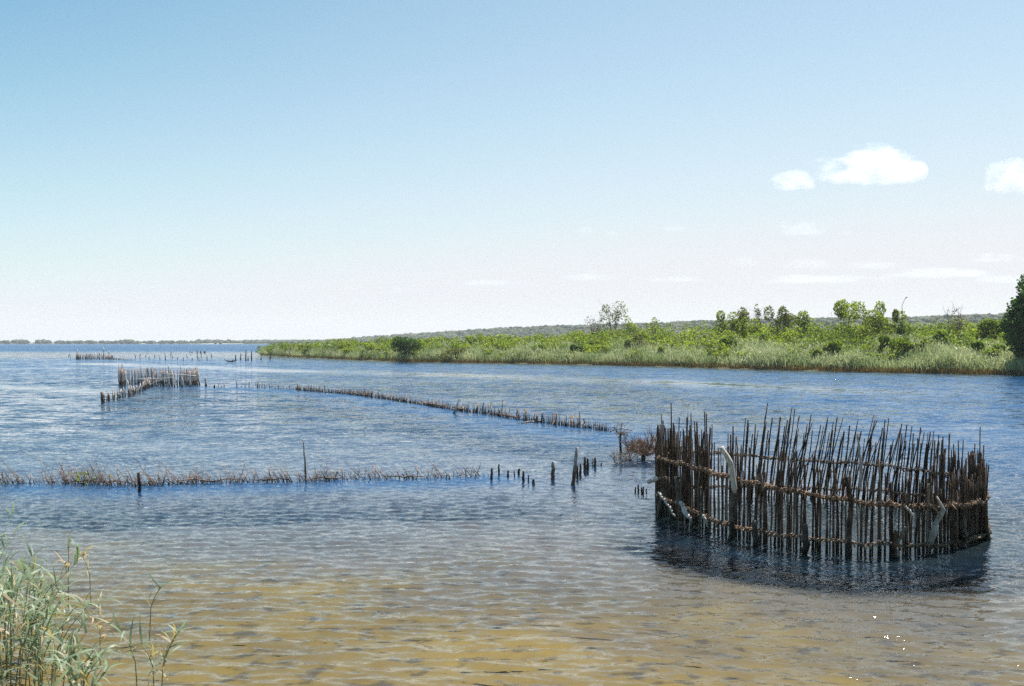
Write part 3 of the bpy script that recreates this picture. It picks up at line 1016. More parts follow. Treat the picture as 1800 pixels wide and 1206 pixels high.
def stick_row(parent, origin, path, n, hmin, hmax, lean, seed, mat, keep=lambda p: True, rad=0.012, drop=1.6):
    """The thin sticks pushed in between the stakes, too many to tell apart."""
    rs_ = np.random.default_rng(seed)
    a_ = Acc()
    for _ in range(n):
        k_ = int(rs_.integers(0, len(path)))
        x_, y_ = path[k_]
        px2 = 900 + FPX * x_ / y_
        if not keep(px2):
            continue
        h_ = hmin + (hmax - hmin) * rs_.random() ** drop
        h_ *= 0.65 + 0.5 * abs(math.sin(px2 * 0.047) * math.cos(px2 * 0.019))
        p0 = np.array([x_ + rs_.normal(0, 0.05), y_ + rs_.normal(0, 0.09), -0.12])
        p2 = p0 + np.array([rs_.normal(lean, abs(lean) * 0.6 + 0.12) * h_, rs_.normal(0, 0.1) * h_, h_ + 0.12])
        p1 = (p0 + p2) / 2 + rs_.normal(0, 0.015, 3)
        a_.tube(np.array([p0, p1, p2]) - np.array(origin), [rad, rad * 0.85, rad * 0.5], 3)
    return tag(link('packed_sticks', a_.mesh('packed_sticks'), M[mat], parent), kind='stuff')


stick_row(guide, cf, fp, 1150, 0.05, 0.42, 0.03, 71, 'stake', lambda p: p > 520 and not (893 < p < 900) and p < 1065, 0.013)
stick_row(guide, cf, fp, 500, 0.05, 0.3, 0.0, 72, 'twig', lambda p: p > 480, 0.012)
# woven brush caught along it
SPRIG = []
for k in range(8):
    rs = np.random.default_rng(500 + k)
    acc = Acc()
    for j in range(3):
        twig_acc(acc, rs, (rs.normal(0, 0.05), rs.normal(0, 0.05), -0.12), (rs.normal(-0.5, 0.5), rs.normal(0, 0.3), 1.0), rs.uniform(0.35, 0.6), 0.007, 1, 4, 0.5)
    m_ = acc.mesh('sprig')
    m_.materials.append(M['twig'])
    SPRIG.append(m_)


def sprig(parent, origin, x, y, s, rz, zs=1.0, z=0.0):
    o_ = bpy.data.objects.new('sprig', SPRIG[r.integers(8)])
    col.objects.link(o_)
    o_.parent = parent
    o_.location = (x - origin[0], y - origin[1], z - origin[2])
    o_.rotation_euler = (0, 0, rz)
    o_.scale = (s, s, s * zs)
    return o_


for i in range(120):
    k = r.integers(60, 325)
    x, y = fp[k]
    sprig(guide, cf, x, y + r.normal(0, 0.1), r.uniform(0.4, 0.8), r.uniform(0, 6.28), 0.75)
for a_, b_ in ((0.33, 0.39), (0.62, 0.68), (0.7, 0.735), (0.79, 0.85)):
    i0, i1 = int(a_ * 329), int(b_ * 329)
    pts = [(fp[k][0], fp[k][1] - 0.08, 0.09 + r.normal(0, 0.02)) for k in np.linspace(i0, i1, 5).astype(int)]
    post_obj(guide, cf, pts, [0.03, 0.034, 0.022], M['twig'], 'rail', 5, i0, 14)


def lone(name, label, cat, pts, rads, mat, group=None, seed=0, sides=8):
    """A single post or log standing or lying by itself: points are (bearing px, row px, depth)."""
    base = pts[0]
    loc = (bearing(base[0], base[2]), base[2], 0.0)
    rr_ = np.random.default_rng(seed + 900)
    P = smooth_path([P3(*p) for p in pts], 12)
    P[1:-1] += rr_.normal(0, 0.004, (10, 3))
    rad = np.interp(np.linspace(0, 1, 12), np.linspace(0, 1, len(rads)), rads) * (1 + rr_.uniform(-0.1, 0.1, 12))
    me_ = Acc().tube(P - np.array(loc), rad, sides).mesh(name)
    o_ = link(name, me_, M[mat], None, loc)
    return tag(o_, label, cat, group)


def dep(py):
    return EYE * FPX / (py - HOR)


d = dep(727)
lone('dead_branch', 'pale dead branch leaning out of the long guide fence', 'branch', [(796, 732, d), (800, 721, d), (806, 705, d), (809, 700, d)], [0.05, 0.05, 0.03, 0.015], 'pale', seed=1)
d = dep(743)
lone('floating_log', 'pale log lying on the water against the long guide fence', 'log', [(917, 744, d - 0.3), (925, 742.8, d), (945, 741, d + .2), (955, 739, d + 0.3)], [0.03, 0.05, 0.05, 0.02], 'pale', seed=2)

# ------------------------------------------------------------------ the brushwood fence in front
cb = FENCE_NEAR[4]
brush = thing('brush_fence', tuple(cb), 'ragged low fence of dead brushwood running in from the left', 'fence', 'stake fences in the lagoon')
bp = smooth_path(np.array(FENCE_NEAR)[:, :2], 300)
r = np.random.default_rng(55)
for i in range(118):
    k = int(r.integers(0, 300))
    px_ = 900 + FPX * bp[k][0] / bp[k][1]
    if px_ > 660 and r.random() < 0.45:
        continue
    x, y = bp[k]
    big = 1.0 if px_ < 300 else 0.72
    o_ = sprig(brush, cb, x, y + r.normal(0.05, 0.22), r.uniform(0.6, 1.15) * big, r.normal(0, 0.5), r.uniform(0.6, 1.0))
for i in range(150):
    k = int(r.integers(0, 300))
    x, y = bp[k]
    h = abs(r.normal(0.10, 0.10)) + 0.03
    set_stake(brush, cb, (x, y + r.normal(0, 0.1), -0.14), (x + r.normal(-0.05, 0.12), y + r.normal(0, 0.1), h), THIN[r.integers(10)], r.uniform(1.0, 2.0), roll=r.uniform(0, 6))
for i in range(26):                                     # long thin rods lying back over the brush
    k = int(r.integers(0, 290))
    x, y = bp[k]
    ln = r.uniform(0.3, 0.75) * (1.0 if k < 130 else 0.6)
    set_stake(brush, cb, (x, y, -0.1), (x - ln * r.uniform(0.3, 0.9), y + r.normal(0, 0.1), ln * r.uniform(0.5, 0.9)), THIN[r.integers(10)], r.uniform(0.8, 1.4), 'rod')
for a_, b_ in ((0.2, 0.33), (0.42, 0.53), (0.55, 0.62), (0.66, 0.72), (0.8, 0.88)):
    i0, i1 = int(a_ * 299), int(b_ * 299)
    pts = [(bp[k][0], bp[k][1] - 0.05, 0.06 + r.normal(0, 0.015)) for k in np.linspace(i0, i1, 5).astype(int)]
    post_obj(brush, cb, pts, [0.012, 0.018, 0.01], M['twig'], 'rail', 5, i0, 14)
stick_row(brush, cb, bp, 460, 0.04, 0.36, -0.7, 73, 'twig', lambda p: p < 560 or r.random() < 0.5, 0.007)
stick_row(brush, cb, bp, 180, 0.1, 0.7, -0.8, 74, 'twig', lambda p: p < 290, 0.006)
# a small green shoot in it
rs = np.random.default_rng(9)
lx = ground(156, 851)


def leaves(name, P, size, seed, mat, parent=None, loc=None, upright=0.0, aspect=0.45):
    """Leaf-shaped blades, one diamond each."""
    rr_ = np.random.default_rng(seed)
    n = len(P)
    u = rr_.normal(0, 1, (n, 3))
    if upright:
        u[:, 2] = np.abs(u[:, 2]) + upright
    u /= np.linalg.norm(u, axis=1)[:, None]
    w_ = rr_.normal(0, 1, (n, 3))
    v = np.cross(u, w_)
    v /= np.linalg.norm(v, axis=1)[:, None] + 1e-9
    s_ = (np.asarray(size) * rr_.uniform(0.6, 1.3, n))[:, None]
    V = np.stack([P - u * s_ * 0.5, P + v * s_ * 0.5 * aspect, P + u * s_ * 0.5, P - v * s_ * 0.5 * aspect], 1).reshape(-1, 3)
    F = np.arange(n * 4).reshape(n, 4)
    me_ = mesh_np(name, V, F)
    return link(name, me_, mat, parent, loc)


shoot = leaves('foliage', rs.normal(0, 1, (60, 3)) * np.array([0.22, 0.1, 0.09]) + np.array([lx[0], lx[1], 0.14]) - np.array(cb), 0.09, 3, M['bush_mid'], brush)

G1 = 'short posts in the gap of the brush fence'
d = dep(866)
lone('wooden_post', 'stout post with a bleached knobbly top in the brush fence on the left', 'post', [(245, 872, d), (245, 855, d), (244, 840, d), (243, 831, d)], [0.035, 0.035, 0.034, 0.03], 'post', seed=3)
d = dep(846)
lone('wooden_post', 'tall thin pale stick standing up from the brush fence', 'stick', [(537, 850, d), (537, 830, d), (535, 800, d), (533, 773, d)], [0.022, 0.02, 0.017, 0.01], 'grey', seed=4)
for i, (px_, pb, pt, rad, mt, lb) in enumerate([
        (864, 843, 823, 0.03, 'stake', 'leftmost of the dark stubs past the end of the brush fence'),
        (877, 836, 816, 0.022, 'post', 'reddish thin stub, tallest of the dark stubs past the brush fence'),
        (893, 838, 827, 0.026, 'stake', 'small dark stub, third in the row past the brush fence'),
        (904, 837, 828, 0.016, 'stake', 'tiny thin stub, fourth in the row past the brush fence'),
        (912, 834, 824, 0.03, 'stake', 'short dark wedge shaped stub, fifth in the row past the brush fence'),
        (920, 846, 828, 0.03, 'stake', 'pointed dark stub, sixth in the row past the brush fence'),
        (929, 846, 835, 0.016, 'stake', 'thin dark stub, last dark one in the row past the brush fence'),
        (938, 851, 842, 0.034, 'pale', 'lowest pale stub barely clear of the water'),
        (972, 842, 811, 0.044, 'grey', 'stout grey post with a pale top standing alone left of the tall post'),
        (1015, 840, 818, 0.026, 'stake', 'dark stub just behind the tall pale post'),
        (1020, 835, 815, 0.03, 'stake', 'broad dark stub right of the tall pale post'),
        (1028, 827, 803, 0.036, 'stake', 'taller of the paired dark stubs right of the tall pale post'),
        (1033, 826, 806, 0.032, 'post', 'shorter of the paired dark stubs right of the tall pale post'),
        (1042, 818, 805, 0.014, 'stake', 'thin dark stub beyond the paired stubs'),
        (1046, 820, 804, 0.032, 'stake', 'dark flat topped stub beyond the paired stubs'),
        (1057, 818, 814, 0.02, 'stake', 'tiny dark stub before the dead brushwood'),
        (1117, 864, 856, 0.018, 'stake', 'leftmost small dark stub left of the near trap'),
        (1122, 864, 852, 0.02, 'stake', 'tallest small dark stub left of the near trap'),
        (1128, 866, 857, 0.018, 'stake', 'third small dark stub left of the near trap'),
        (1131, 866, 855, 0.018, 'stake', 'fourth small dark stub left of the near trap'),
        (1136, 866, 859, 0.015, 'stake', 'rightmost small dark stub left of the near trap'),
        (362, 679, 664, 0.085, 'pale', 'bent pale post standing alone right of the mid lagoon trap'),
        (377, 682, 676, 0.05, 'stake', 'dark stub at the start of the long guide fence')]):
    d = dep(pb)
    lean = {362: 3, 972: -1, 864: -2}.get(px_, 0)
    lone('wooden_post', lb, 'post', [(px_ + 0.5, pb + 12 * 20 / d, d), (px_, pb, d), (px_, (pb + pt) / 2, d), (px_ - lean * 0.3, pt, d)], [rad * 1.05, rad, rad * 0.95, rad * 0.7], mt,
         G1 if px_ < 1060 else None, seed=10 + i)
d = dep(852)
lone('wooden_post', 'tall pale crooked post in the gap, dark and wet at its foot', 'post', [(1007, 866, d), (1008, 850, d), (1010, 832, d), (1012, 808, d), (1014, 786, d)],
     [0.045, 0.043, 0.042, 0.038, 0.028], 'grey', seed=50)

# dead bushes by the near trap
def dead_bush(label, px_, pb, n, length, rad, spread, seed, trunk=0.0, lean=0.0, mat='twig', kids=5):
    d_ = dep(pb)
    loc = (bearing(px_, d_), d_, 0.0)
    t = thing('dead_bush', loc, label, 'bush')
    rs_ = np.random.default_rng(seed)
    if trunk > 0:
        a_ = Acc()
        a_.tube([(0, 0, -0.6), (0.01, 0, 0.0), (-0.01, 0, trunk * 0.6), (lean, 0, trunk)], [rad * 2.2, rad * 2, rad * 1.8, rad * 1.5], 6)
        link('trunk', a_.mesh('trunk'), M['post'], t)
    for k in range(n):
        acc_ = Acc()
        twig_acc(acc_, rs_, (lean + rs_.normal(0, 0.04), rs_.normal(0, 0.04), max(trunk * rs_.uniform(0.7, 1.0), -0.1)),
                 (rs_.normal(0, spread), rs_.normal(0, spread), 0.9), length * rs_.uniform(0.6, 1.0), rad * 0.6, 2, kids, 0.6, 3, 0.3, 0.15)
        link('branch', acc_.mesh('branch'), M[mat], t)
    return t


dead_bush('round dead bush with a tangle of pale twigs beside the near trap', 1131, 806, 34, 0.54, 0.03, 1.4, 61, trunk=0.1, kids=6)
dead_bush('small dead bush on a single bare stem left of the round dead bush', 1091, 800, 7, 0.3, 0.018, 1.3, 62, trunk=0.6)
dead_bush('low spread of dead twigs in the water under the bare stemmed bush', 1088, 815, 9, 0.36, 0.014, 1.0, 63)
dead_bush('clump of dead twigs between the bare stemmed bush and the round dead bush', 1108, 810, 8, 0.36, 0.014, 0.8, 64)
dead_bush('sparse dead sprays trailing in the water right of the round dead bush', 1160, 800, 3, 0.3, 0.007, 1.2, 65)
dead_bush('thin fringe of dead twigs behind the bare stemmed bush', 1100, 772, 4, 0.34, 0.008, 0.9, 66)
d = dep(764)
lone('fallen_pole', 'pale bent pole lying across the water behind the dead bushes', 'pole', [(1072, 760, d), (1082, 754.5, d), (1095, 753.5, d), (1112, 757, d)], [0.012, 0.022, 0.022, 0.014], 'pale', seed=70)

# scattered thin stakes far out in the sandy shallows
r = np.random.default_rng(77)
spots = [(246, 630), (256, 627), (262, 632), (272, 628), (281, 632), (290, 626), (291, 633), (303, 629), (312, 632), (322, 634), (329, 628), (338, 633), (347, 630),
         (350, 634), (364, 633), (121, 627), (124, 628), (260, 621), (238, 629), (300, 625), (354, 628), (372, 628)]
for i, (px_, pb) in enumerate(spots):
    d = dep(pb)
    lone('thin_stake', 'thin weathered stake standing alone in the far sandy shallows', 'stake',
         [(px_, pb + 2, d), (px_, pb - 2, d), (px_ + r.normal(0, 1), pb - r.uniform(4, 11), d)], [0.09, 0.07, 0.05], 'pale' if i % 3 else 'stake', 'thin stakes in the far shallows', 200 + i, 5)
for i in range(14):
    px_, pb = r.uniform(333, 362), 619.5 + r.uniform(0, 1)
    d = dep(pb)
    lone('thin_stake', 'thin weathered stake standing alone in the far sandy shallows', 'stake', [(px_, pb + 1, d), (px_, pb - 1, d), (px_ + 0.2, pb - r.uniform(1.5, 3.5), d)],
         [0.13, 0.11, 0.08], 'stake', 'thin stakes in the far shallows', 300 + i, 5)
for i, (px_, pb, pt, lb) in enumerate([(414, 634, 624, 'dark crooked stake, leftmost of the row off the point'), (423, 633, 620, 'tall thin stake, second in the row off the point'),
                                       (432, 634, 614, 'tallest stake in the row off the point'), (436, 634, 626, 'dark stub against the tallest stake off the point'),
                                       (442, 634, 617, 'forked pale stake, fifth in the row off the point'), (459, 633, 627, 'small dark stub near the tip of the far bank')]):
    d = dep(pb)
    lone('wooden_post', lb, 'post', [(px_, pb + 2, d), (px_, pb - 3, d), (px_ + 0.5, pt, d)], [0.12, 0.1, 0.06], 'grey' if i % 2 else 'stake', seed=330 + i, sides=6)
d = dep(633)
acc = Acc()
rs = np.random.default_rng(4)
loc = (bearing(474, d), d, 0)
twig_acc(acc, rs, (0, 0, -0.3), (0.2, 0, 1), 1.2, 0.09, 1, 6, 0.7, 4)
tag(link('driftwood_stump', acc.mesh('driftwood_stump'), M['stake'], None, loc), 'dark branching stump in the water at the tip of the far bank', 'stump')
d = dep(636)
loc = (bearing(405, d), d, 0)
acc = Acc()
acc.tube([(-1.0, 0, 0.4), (-0.5, 0, 0.12), (0.1, 0, 0.02), (0.6, 0, 0.14), (1.1, 0, 0.34)], [0.03, 0.09, 0.14, 0.09, 0.03], 6)
acc.tube([(0.1, 0, 0.0), (0.35, 0, 0.25), (0.45, 0, 0.5)], [0.09, 0.06, 0.03], 5)
tag(link('sunken_log', acc.mesh('sunken_log'), M['stake'], None, loc), 'dark curved log half sunk in the water off the point', 'log')

# ------------------------------------------------------------------ plants of the far bank
def line_depth(px_):
    q = np.array([(a, dep(b_)) for a, b_ in BANK_PX][::-1])
    return np.interp(px_, q[:, 0], q[:, 1])


def crest_z(px_):
    return np.interp(px_, [455, 480, 560, 650, 760, 900, 1000, 1100, 1200, 1300, 1500, 1700, 1800, 2000], [1.0, 2.0, 3.0, 3.5, 3.9, 4.4, 4.8, 5.2, 5.7, 5.6, 5.8, 5.7, 5.7, 5.8])


def lobes_points(r, cx, cy, z0, h, wd, n, nl=5):
    """Points through a bush of several lobes, thicker on the lobes' skins."""
    out = []
    lc = []
    for k in range(nl):
        f = r.uniform(0.16, 0.86)
        lc.append((cx + r.normal(0, 0.26) * wd, cy + r.normal(0, 0.22) * wd, z0 + h * f, wd * r.uniform(0.16, 0.36), h * r.uniform(0.13, 0.3)))
    for k in range(nl):
        m = n // nl
        v = r.normal(0, 1, (m, 3))
        v /= np.linalg.norm(v, axis=1)[:, None]
        q = v * (r.uniform(0.35, 1.0, (m, 1)) ** 0.45)
        lx_, ly_, lz_, lr, lh = lc[k]
        out.append(np.stack([lx_ + q[:, 0] * lr, ly_ + q[:, 1] * lr, lz_ + q[:, 2] * lh], -1))
    return np.vstack(out), lc


r = np.random.default_rng(88)
pts = []
for i in range(760):
    px_ = r.uniform(462, 1960)
    t = r.uniform(2.5, 40) if r.random() < 0.8 else r.uniform(2, 14)
    d0 = line_depth(px_)
    d = d0 + t
    x = bearing(px_, d)
    g = float(land_z(np.array([x]), np.array([d]))[0])
    if g < 0.1:
        continue
    cz = np.interp(t, [2, 8, 24, 45], [1.9, 3.2, crest_z(px_), crest_z(px_) + 0.3]) * r.uniform(0.86, 1.04)
    h = max(0.9, cz - g)
    wd = h * r.uniform(0.8, 1.4)
    P, _ = lobes_points(r, x, d, g, h, wd, 340, 5)
    pts.append(P)
P = np.vstack(pts)
o = leaves('bank_shrubbery', P, 0.31, 89, M['bush'], aspect=0.55)
tag(o, 'dense bright green scrub covering the far bank', 'shrubbery', kind='stuff')

# reeds along the water's edge
n = 56000
px_ = r.uniform(458, 1990, n)
t = np.abs(r.normal(0, 1, n)) * 8.5 * (0.45 + 0.75 * np.sin(px_ * 0.021) ** 2) + r.uniform(-0.6, 0.8, n)
d = line_depth(px_) + t
x = bearing(px_, d)
g = land_z(x, d)
ok = g > -0.25
x, d, g, t = x[ok], d[ok], g[ok], t[ok]
n = len(x)
hgt = r.uniform(1.1, 2.9, n) * (0.75 + 0.3 * np.clip(t / 8, 0, 1)) * (0.8 + 0.25 * np.sin(x * 0.7) * np.cos(x * 0.23)) * np.interp(x, [-60, -10, 20], [0.75, 0.85, 1.0])
z0 = g
lean = r.normal(0, 0.22, (n, 2))
wv = r.uniform(0.03, 0.07, n)
ang = r.uniform(0, 3.14, n)
wx, wy = np.cos(ang) * wv, np.sin(ang) * wv
zs = r.uniform(0.0, 0.55, n) * hgt
B = np.stack([x, d, z0 + zs], -1)
Tp = np.stack([x + lean[:, 0] * hgt * 0.8, d + lean[:, 1] * hgt * 0.8, z0 + hgt], -1)
Wd = np.stack([wx, wy, 0 * wx], -1)
V = np.stack([B - Wd * 0.5, B + Wd * 0.5, (B + Tp) / 2 + Wd, Tp, (B + Tp) / 2 - Wd], 1)
V = V[:, [0, 1, 2, 3]]
me = mesh_np('bank_reeds', V.reshape(-1, 3), np.arange(n * 4).reshape(n, 4))
o = link('bank_reeds', me, M['reed'])
tag(o, 'pale green reeds fringing the far bank along the water', 'reeds', kind='stuff')
# leaves of the reeds
k = r.integers(0, n, 36000)
f = r.uniform(0.35, 1.05, 36000)[:, None]
Pl = B[k] * (1 - f) + Tp[k] * f + r.normal(0, 0.12, (36000, 3))
o = leaves('reed_leaves', Pl, 0.42, 90, M['reed'], upright=0.4, aspect=0.2)
tag(o, 'drooping pale leaves of the reeds on the far bank', 'reed leaves', kind='stuff')
# brown dead stems at the water line
n = 15000
px_ = r.uniform(458, 1990, n)
t = r.uniform(-0.8, 1.2, n)
d = line_depth(px_) + t
x = bearing(px_, d)
g = land_z(x, d)
hgt = r.uniform(0.15, 0.55, n)
B = np.stack([x, d, np.minimum(g, 0.0) - 0.05], -1)
Tp = B + np.stack([r.normal(0, 0.12, n), r.normal(0, 0.1, n), hgt + 0.1], -1)
ang = r.uniform(0, 3.14, n)
Wd = np.stack([np.cos(ang), np.sin(ang), 0 * ang], -1) * 0.035
V = np.stack([B - Wd, B + Wd, Tp + Wd * 0.3, Tp - Wd * 0.3], 1)
o = link('dead_reed_stems', mesh_np('dead_reed_stems', V.reshape(-1, 3), np.arange(n * 4).reshape(n, 4)), M['reed_dead'])
tag(o, 'brown dead reed stems along the far bank water line', 'reed stems', kind='stuff')


def plant(name, cat, label, px_, t, top_py, width_px, n, mat, seed, leaf=0.3, trunk=True, z_low=0.12, nl=6, twigs=0, group=None, lift=0.0):
    """A shrub or tree of the far bank: trunk with limbs, and a leafy crown."""
    d_ = line_depth(px_) + t
    x_ = bearing(px_, d_)
    g_ = max(float(land_z(np.array([x_]), np.array([d_]))[0]), -0.1)
    top_z = height(top_py, d_)
    h = top_z - g_
    wd = width_px / FPX * d_
    rs_ = np.random.default_rng(seed)
    th = thing(name, (x_, d_, g_), label, cat, group)
    z_c = h * (z_low + lift)
    P_, lc = lobes_points(rs_, 0, 0, z_c * 0.6, h - z_c * 0.6, wd * 1.15, max(int(n * 2.0), 12), nl)
    P_ = P_[P_[:, 2] < h * 1.02]
    a_ = Acc()
    tr_top = h * (0.35 if trunk else 0.2)
    rad = max(0.05, wd * 0.025)
    a_.tube([(0, 0, -0.3), (rs_.normal(0, 0.05), 0, tr_top * 0.5), (rs_.normal(0, 0.12), 0, tr_top)], [rad * 1.4, rad, rad * 0.8], 6)
    for (lx_, ly_, lz_, lr, lh) in lc:
        a_.tube([(0, 0, tr_top * 0.7), (lx_ * 0.5, ly_ * 0.5, (tr_top + lz_) * 0.52), (lx_, ly_, lz_ + lh * 0.3)], [rad * 0.7, rad * 0.45, rad * 0.2], 4)
    link('trunk', a_.mesh('trunk'), M['bark'], th)
    if n > 0:
        leaves('crown', P_, leaf, seed + 1, M[mat], th, aspect=0.55)
    if twigs:
        a2 = Acc()
        for k_ in range(twigs):
            (lx_, ly_, lz_, lr, lh) = lc[k_ % len(lc)]
            twig_acc(a2, rs_, (lx_ * 0.4, ly_ * 0.4, lz_ * 0.75), (lx_ + rs_.normal(0, 0.5), ly_, h * 0.5), h * rs_.uniform(0.2, 0.34), 0.03, 2, 3, 0.7, 3, 0.35, 0.1)
        link('bare_twigs', a2.mesh('bare_twigs'), M['grey'] if twigs > 5 else M['bark'], th)
    return th


plant('mangrove_bush', 'bush', 'dark green bush overhanging the water on the far bank', 713, 1.2, 589, 50, 1500, 'bush_dark', 401, 0.3, z_low=0.0, nl=8)
plant('mangrove_bush', 'bush', 'small rounded olive bush at the water right of the dark overhanging bush', 793, 0.9, 611, 34, 700, 'olive', 402, 0.26, z_low=0.0)
plant('shrub', 'shrub', 'broad bright green shrub behind the reeds near the point', 622, 12, 590, 58, 1200, 'bush', 403)
plant('shrub', 'shrub', 'leftmost shrub at the tip of the far bank', 484, 6, 604, 34, 700, 'bush', 404, 0.3)
plant('shrub', 'shrub', 'small dull green shrub second from the tip of the far bank', 547, 5, 607, 24, 500, 'bush_mid', 405)
plant('shrub', 'shrub', 'low dark shrub in the reeds right of the olive bush', 946, 4, 601, 22, 600, 'bush_mid', 406)
plant('shrub', 'shrub', 'compact dark green shrub in the reeds below the bare pinkish tree', 1012, 3, 604, 26, 800, 'bush_dark', 407)
plant('shrub', 'shrub', 'grey green shrub in the reeds right of the sparse pair of trees', 1130, 9, 588, 38, 900, 'olive', 408)
plant('shrub', 'shrub', 'small dark shrub low in the reeds below the small sparse tree', 1166, 4, 605, 20, 600, 'bush_mid', 409)
plant('shrub', 'shrub', 'tall dark green shrub below the umbrella shaped tree', 1279, 8, 590, 24, 900, 'bush_mid', 410)
plant('shrub', 'shrub', 'dark green shrub below the twin crowned tree', 1338, 10, 583, 24, 800, 'bush_mid', 411)
plant('shrub', 'shrub', 'bright green shrub in front of the reeds below the gnarled tree', 1468, 3.5, 598, 36, 1100, 'bush_mid', 412)
plant('shrub', 'shrub', 'dark shrub standing below the tall snag', 1556, 7, 590, 26, 900, 'bush_mid', 413)
plant('shrub', 'shrub', 'dark leafy shrub reaching the water line', 1503, 1.6, 634, 22, 600, 'bush_dark', 414)
plant('shrub', 'shrub', 'wide dark green shrub in the reeds below the dead tree', 1604, 5, 594, 48, 1500, 'bush_mid', 415)
plant('shrub', 'shrub', 'bright green shrub left of the big dark tree', 1652, 10, 580, 34, 1000, 'bush_mid', 416)
plant('shrub', 'shrub', 'dark shrub at the foot of the big dark tree', 1738, 5, 600, 40, 1400, 'bush_mid', 417)
plant('shrub', 'shrub', 'yellow green shrub rising above the scrub beside the big dark tree', 1735, 16, 560, 46, 1200, 'bush', 418)
plant('tree', 'tree', 'bare pinkish tree on the skyline, left of the sparse pair', 1043, 26, 544, 42, 120, 'dry_leaf', 421, 0.3, nl=6, twigs=9, lift=0.4)
plant('tree', 'tree', 'tall sparse tree, right of the sparse pair on the skyline', 1078, 27, 531, 44, 330, 'olive', 422, 0.32, nl=7, twigs=6, lift=0.4)
plant('tree', 'tree', 'little green tree just right of the sparse pair', 1107, 25, 556, 22, 320, 'bush', 423, lift=0.3)
plant('tree', 'tree', 'small sparse tree standing alone above the scrub', 1151, 24, 553, 24, 240, 'bush', 424, nl=5, twigs=4, lift=0.3)
plant('tree', 'tree', 'umbrella shaped tree, left of the cluster on the skyline', 1278, 26, 539, 34, 800, 'bush', 425, lift=0.45)
plant('tree', 'tree', 'twin crowned tree in the skyline cluster', 1303, 27, 534, 30, 480, 'olive', 426, lift=0.45, twigs=4)
plant('tree', 'tree', 'dense rounded tree, right of the skyline cluster', 1322, 24, 551, 26, 650, 'bush', 427, lift=0.3)
plant('tree', 'tree', 'thin wispy tree above the rounded tree in the skyline cluster', 1334, 28, 536, 14, 90, 'dry_leaf', 428, nl=4, twigs=5, lift=0.5)
plant('tree', 'tree', 'gnarled spreading tree with a dark trunk', 1376, 24, 535, 36, 800, 'olive', 429, lift=0.35, twigs=3)
plant('tree', 'tree', 'round topped tree right of the gnarled tree', 1404, 25, 543, 34, 800, 'bush', 430, lift=0.3)
plant('tree', 'tree', 'broad green tree with a pointed top', 1490, 26, 528, 46, 1100, 'bush', 431, lift=0.3)
plant('tree', 'tree', 'broad green tree with a flat top, right of the pointed tree', 1546, 26, 531, 46, 1100, 'bush', 432, lift=0.3, twigs=3)
plant('tree', 'tree', 'low dark green tree under the tall snag', 1584, 24, 544, 32, 800, 'bush', 433, lift=0.3)
plant('dead_tree', 'dead tree', 'thin dead sapling between the round topped tree and the pointed tree', 1461, 26, 534, 16, 0, 'olive', 434, nl=4, twigs=6, lift=0.4)
plant('dead_tree', 'dead tree', 'dead tree with a bare upright leader near the big dark tree', 1668, 24, 528, 12, 0, 'olive', 435, nl=4, twigs=6, lift=0.4)
plant('dead_tree', 'dead tree', 'spreading half dead tree beside the bare upright leader', 1690, 24, 541, 30, 90, 'dry_leaf', 436, nl=6, twigs=8, lift=0.4)
# snag
d = line_depth(1588) + 25
loc = (bearing(1587, d), d, float(land_z(np.array([bearing(1587, d)]), np.array([d]))[0]))
acc = Acc()
hh = height(521, d) - loc[2]
acc.tube([(0, 0, -0.2), (0.03, 0, hh * 0.45), (-0.05, 0, hh * 0.62), (-0.1, 0, hh * 0.84), (0.25, 0, hh * 0.95), (0.5, 0, hh)], [0.07, 0.06, 0.04, 0.03, 0.025, 0.02], 5)
acc.tube([(0.3, 0, hh * 0.96), (0.42, 0, hh * 0.98), (0.62, 0, hh * 0.985)], [0.05, 0.06, 0.02], 5)
tag(link('snag', acc.mesh('snag'), M['bark'], None, loc), 'tall bare snag with a hooked tip on the skyline', 'snag')
# the big dark tree at the edge of the view
d = line_depth(1800) + 2.0
x0, g0 = bearing(1789, d), 0.15
big = thing('tree', (x0, d, g0), 'big dark tree on the bank, cut by the edge of the view on the right', 'tree')
rs = np.random.default_rng(440)
pl, acc = [], Acc()
acc.tube([(0, 0, -0.3), (0.05, 0, 0.6), (0.25, 0, 1.6), (0.9, 0, 3.0), (1.6, 0, 4.8)], [0.2, 0.16, 0.14, 0.12, 0.06], 7)
for px_, py_, rp in [(1801, 516, 17), (1812, 500, 18), (1790, 540, 18), (1781, 566, 20), (1800, 560, 28), (1776, 590, 17), (1790, 600, 24), (1806, 535, 24), (1830, 545, 38), (1836, 592, 40),
                     (1850, 510, 36), (1866, 560, 40), (1840, 486, 22), (1795, 620, 14), (1815, 610, 22), (1772, 574, 11), (1784, 550, 11)]:
    lc_ = np.array([bearing(px_, d) - x0, rs.normal(0, 0.7), height(py_, d) - g0])
    rad_ = rp / FPX * d
    m = int(420 * (rp / 20.0) ** 2)
    v = rs.normal(0, 1, (m, 3))
    v /= np.linalg.norm(v, axis=1)[:, None]
    pl.append(lc_ + v * rad_ * (rs.uniform(0.2, 1.0, (m, 1)) ** 0.4) * rs.uniform(0.85, 1.15, (m, 1)))
    acc.tube([(0.25, 0, 1.6), tuple(lc_ * 0.5 + np.array([0.2, 0, 0.9])), tuple(lc_)], [0.08, 0.05, 0.02], 4)
link('trunk', acc.mesh('trunk'), M['bark'], big)
leaves('crown', np.vstack(pl), 0.34, 441, M['bush_dark'], big, aspect=0.6)

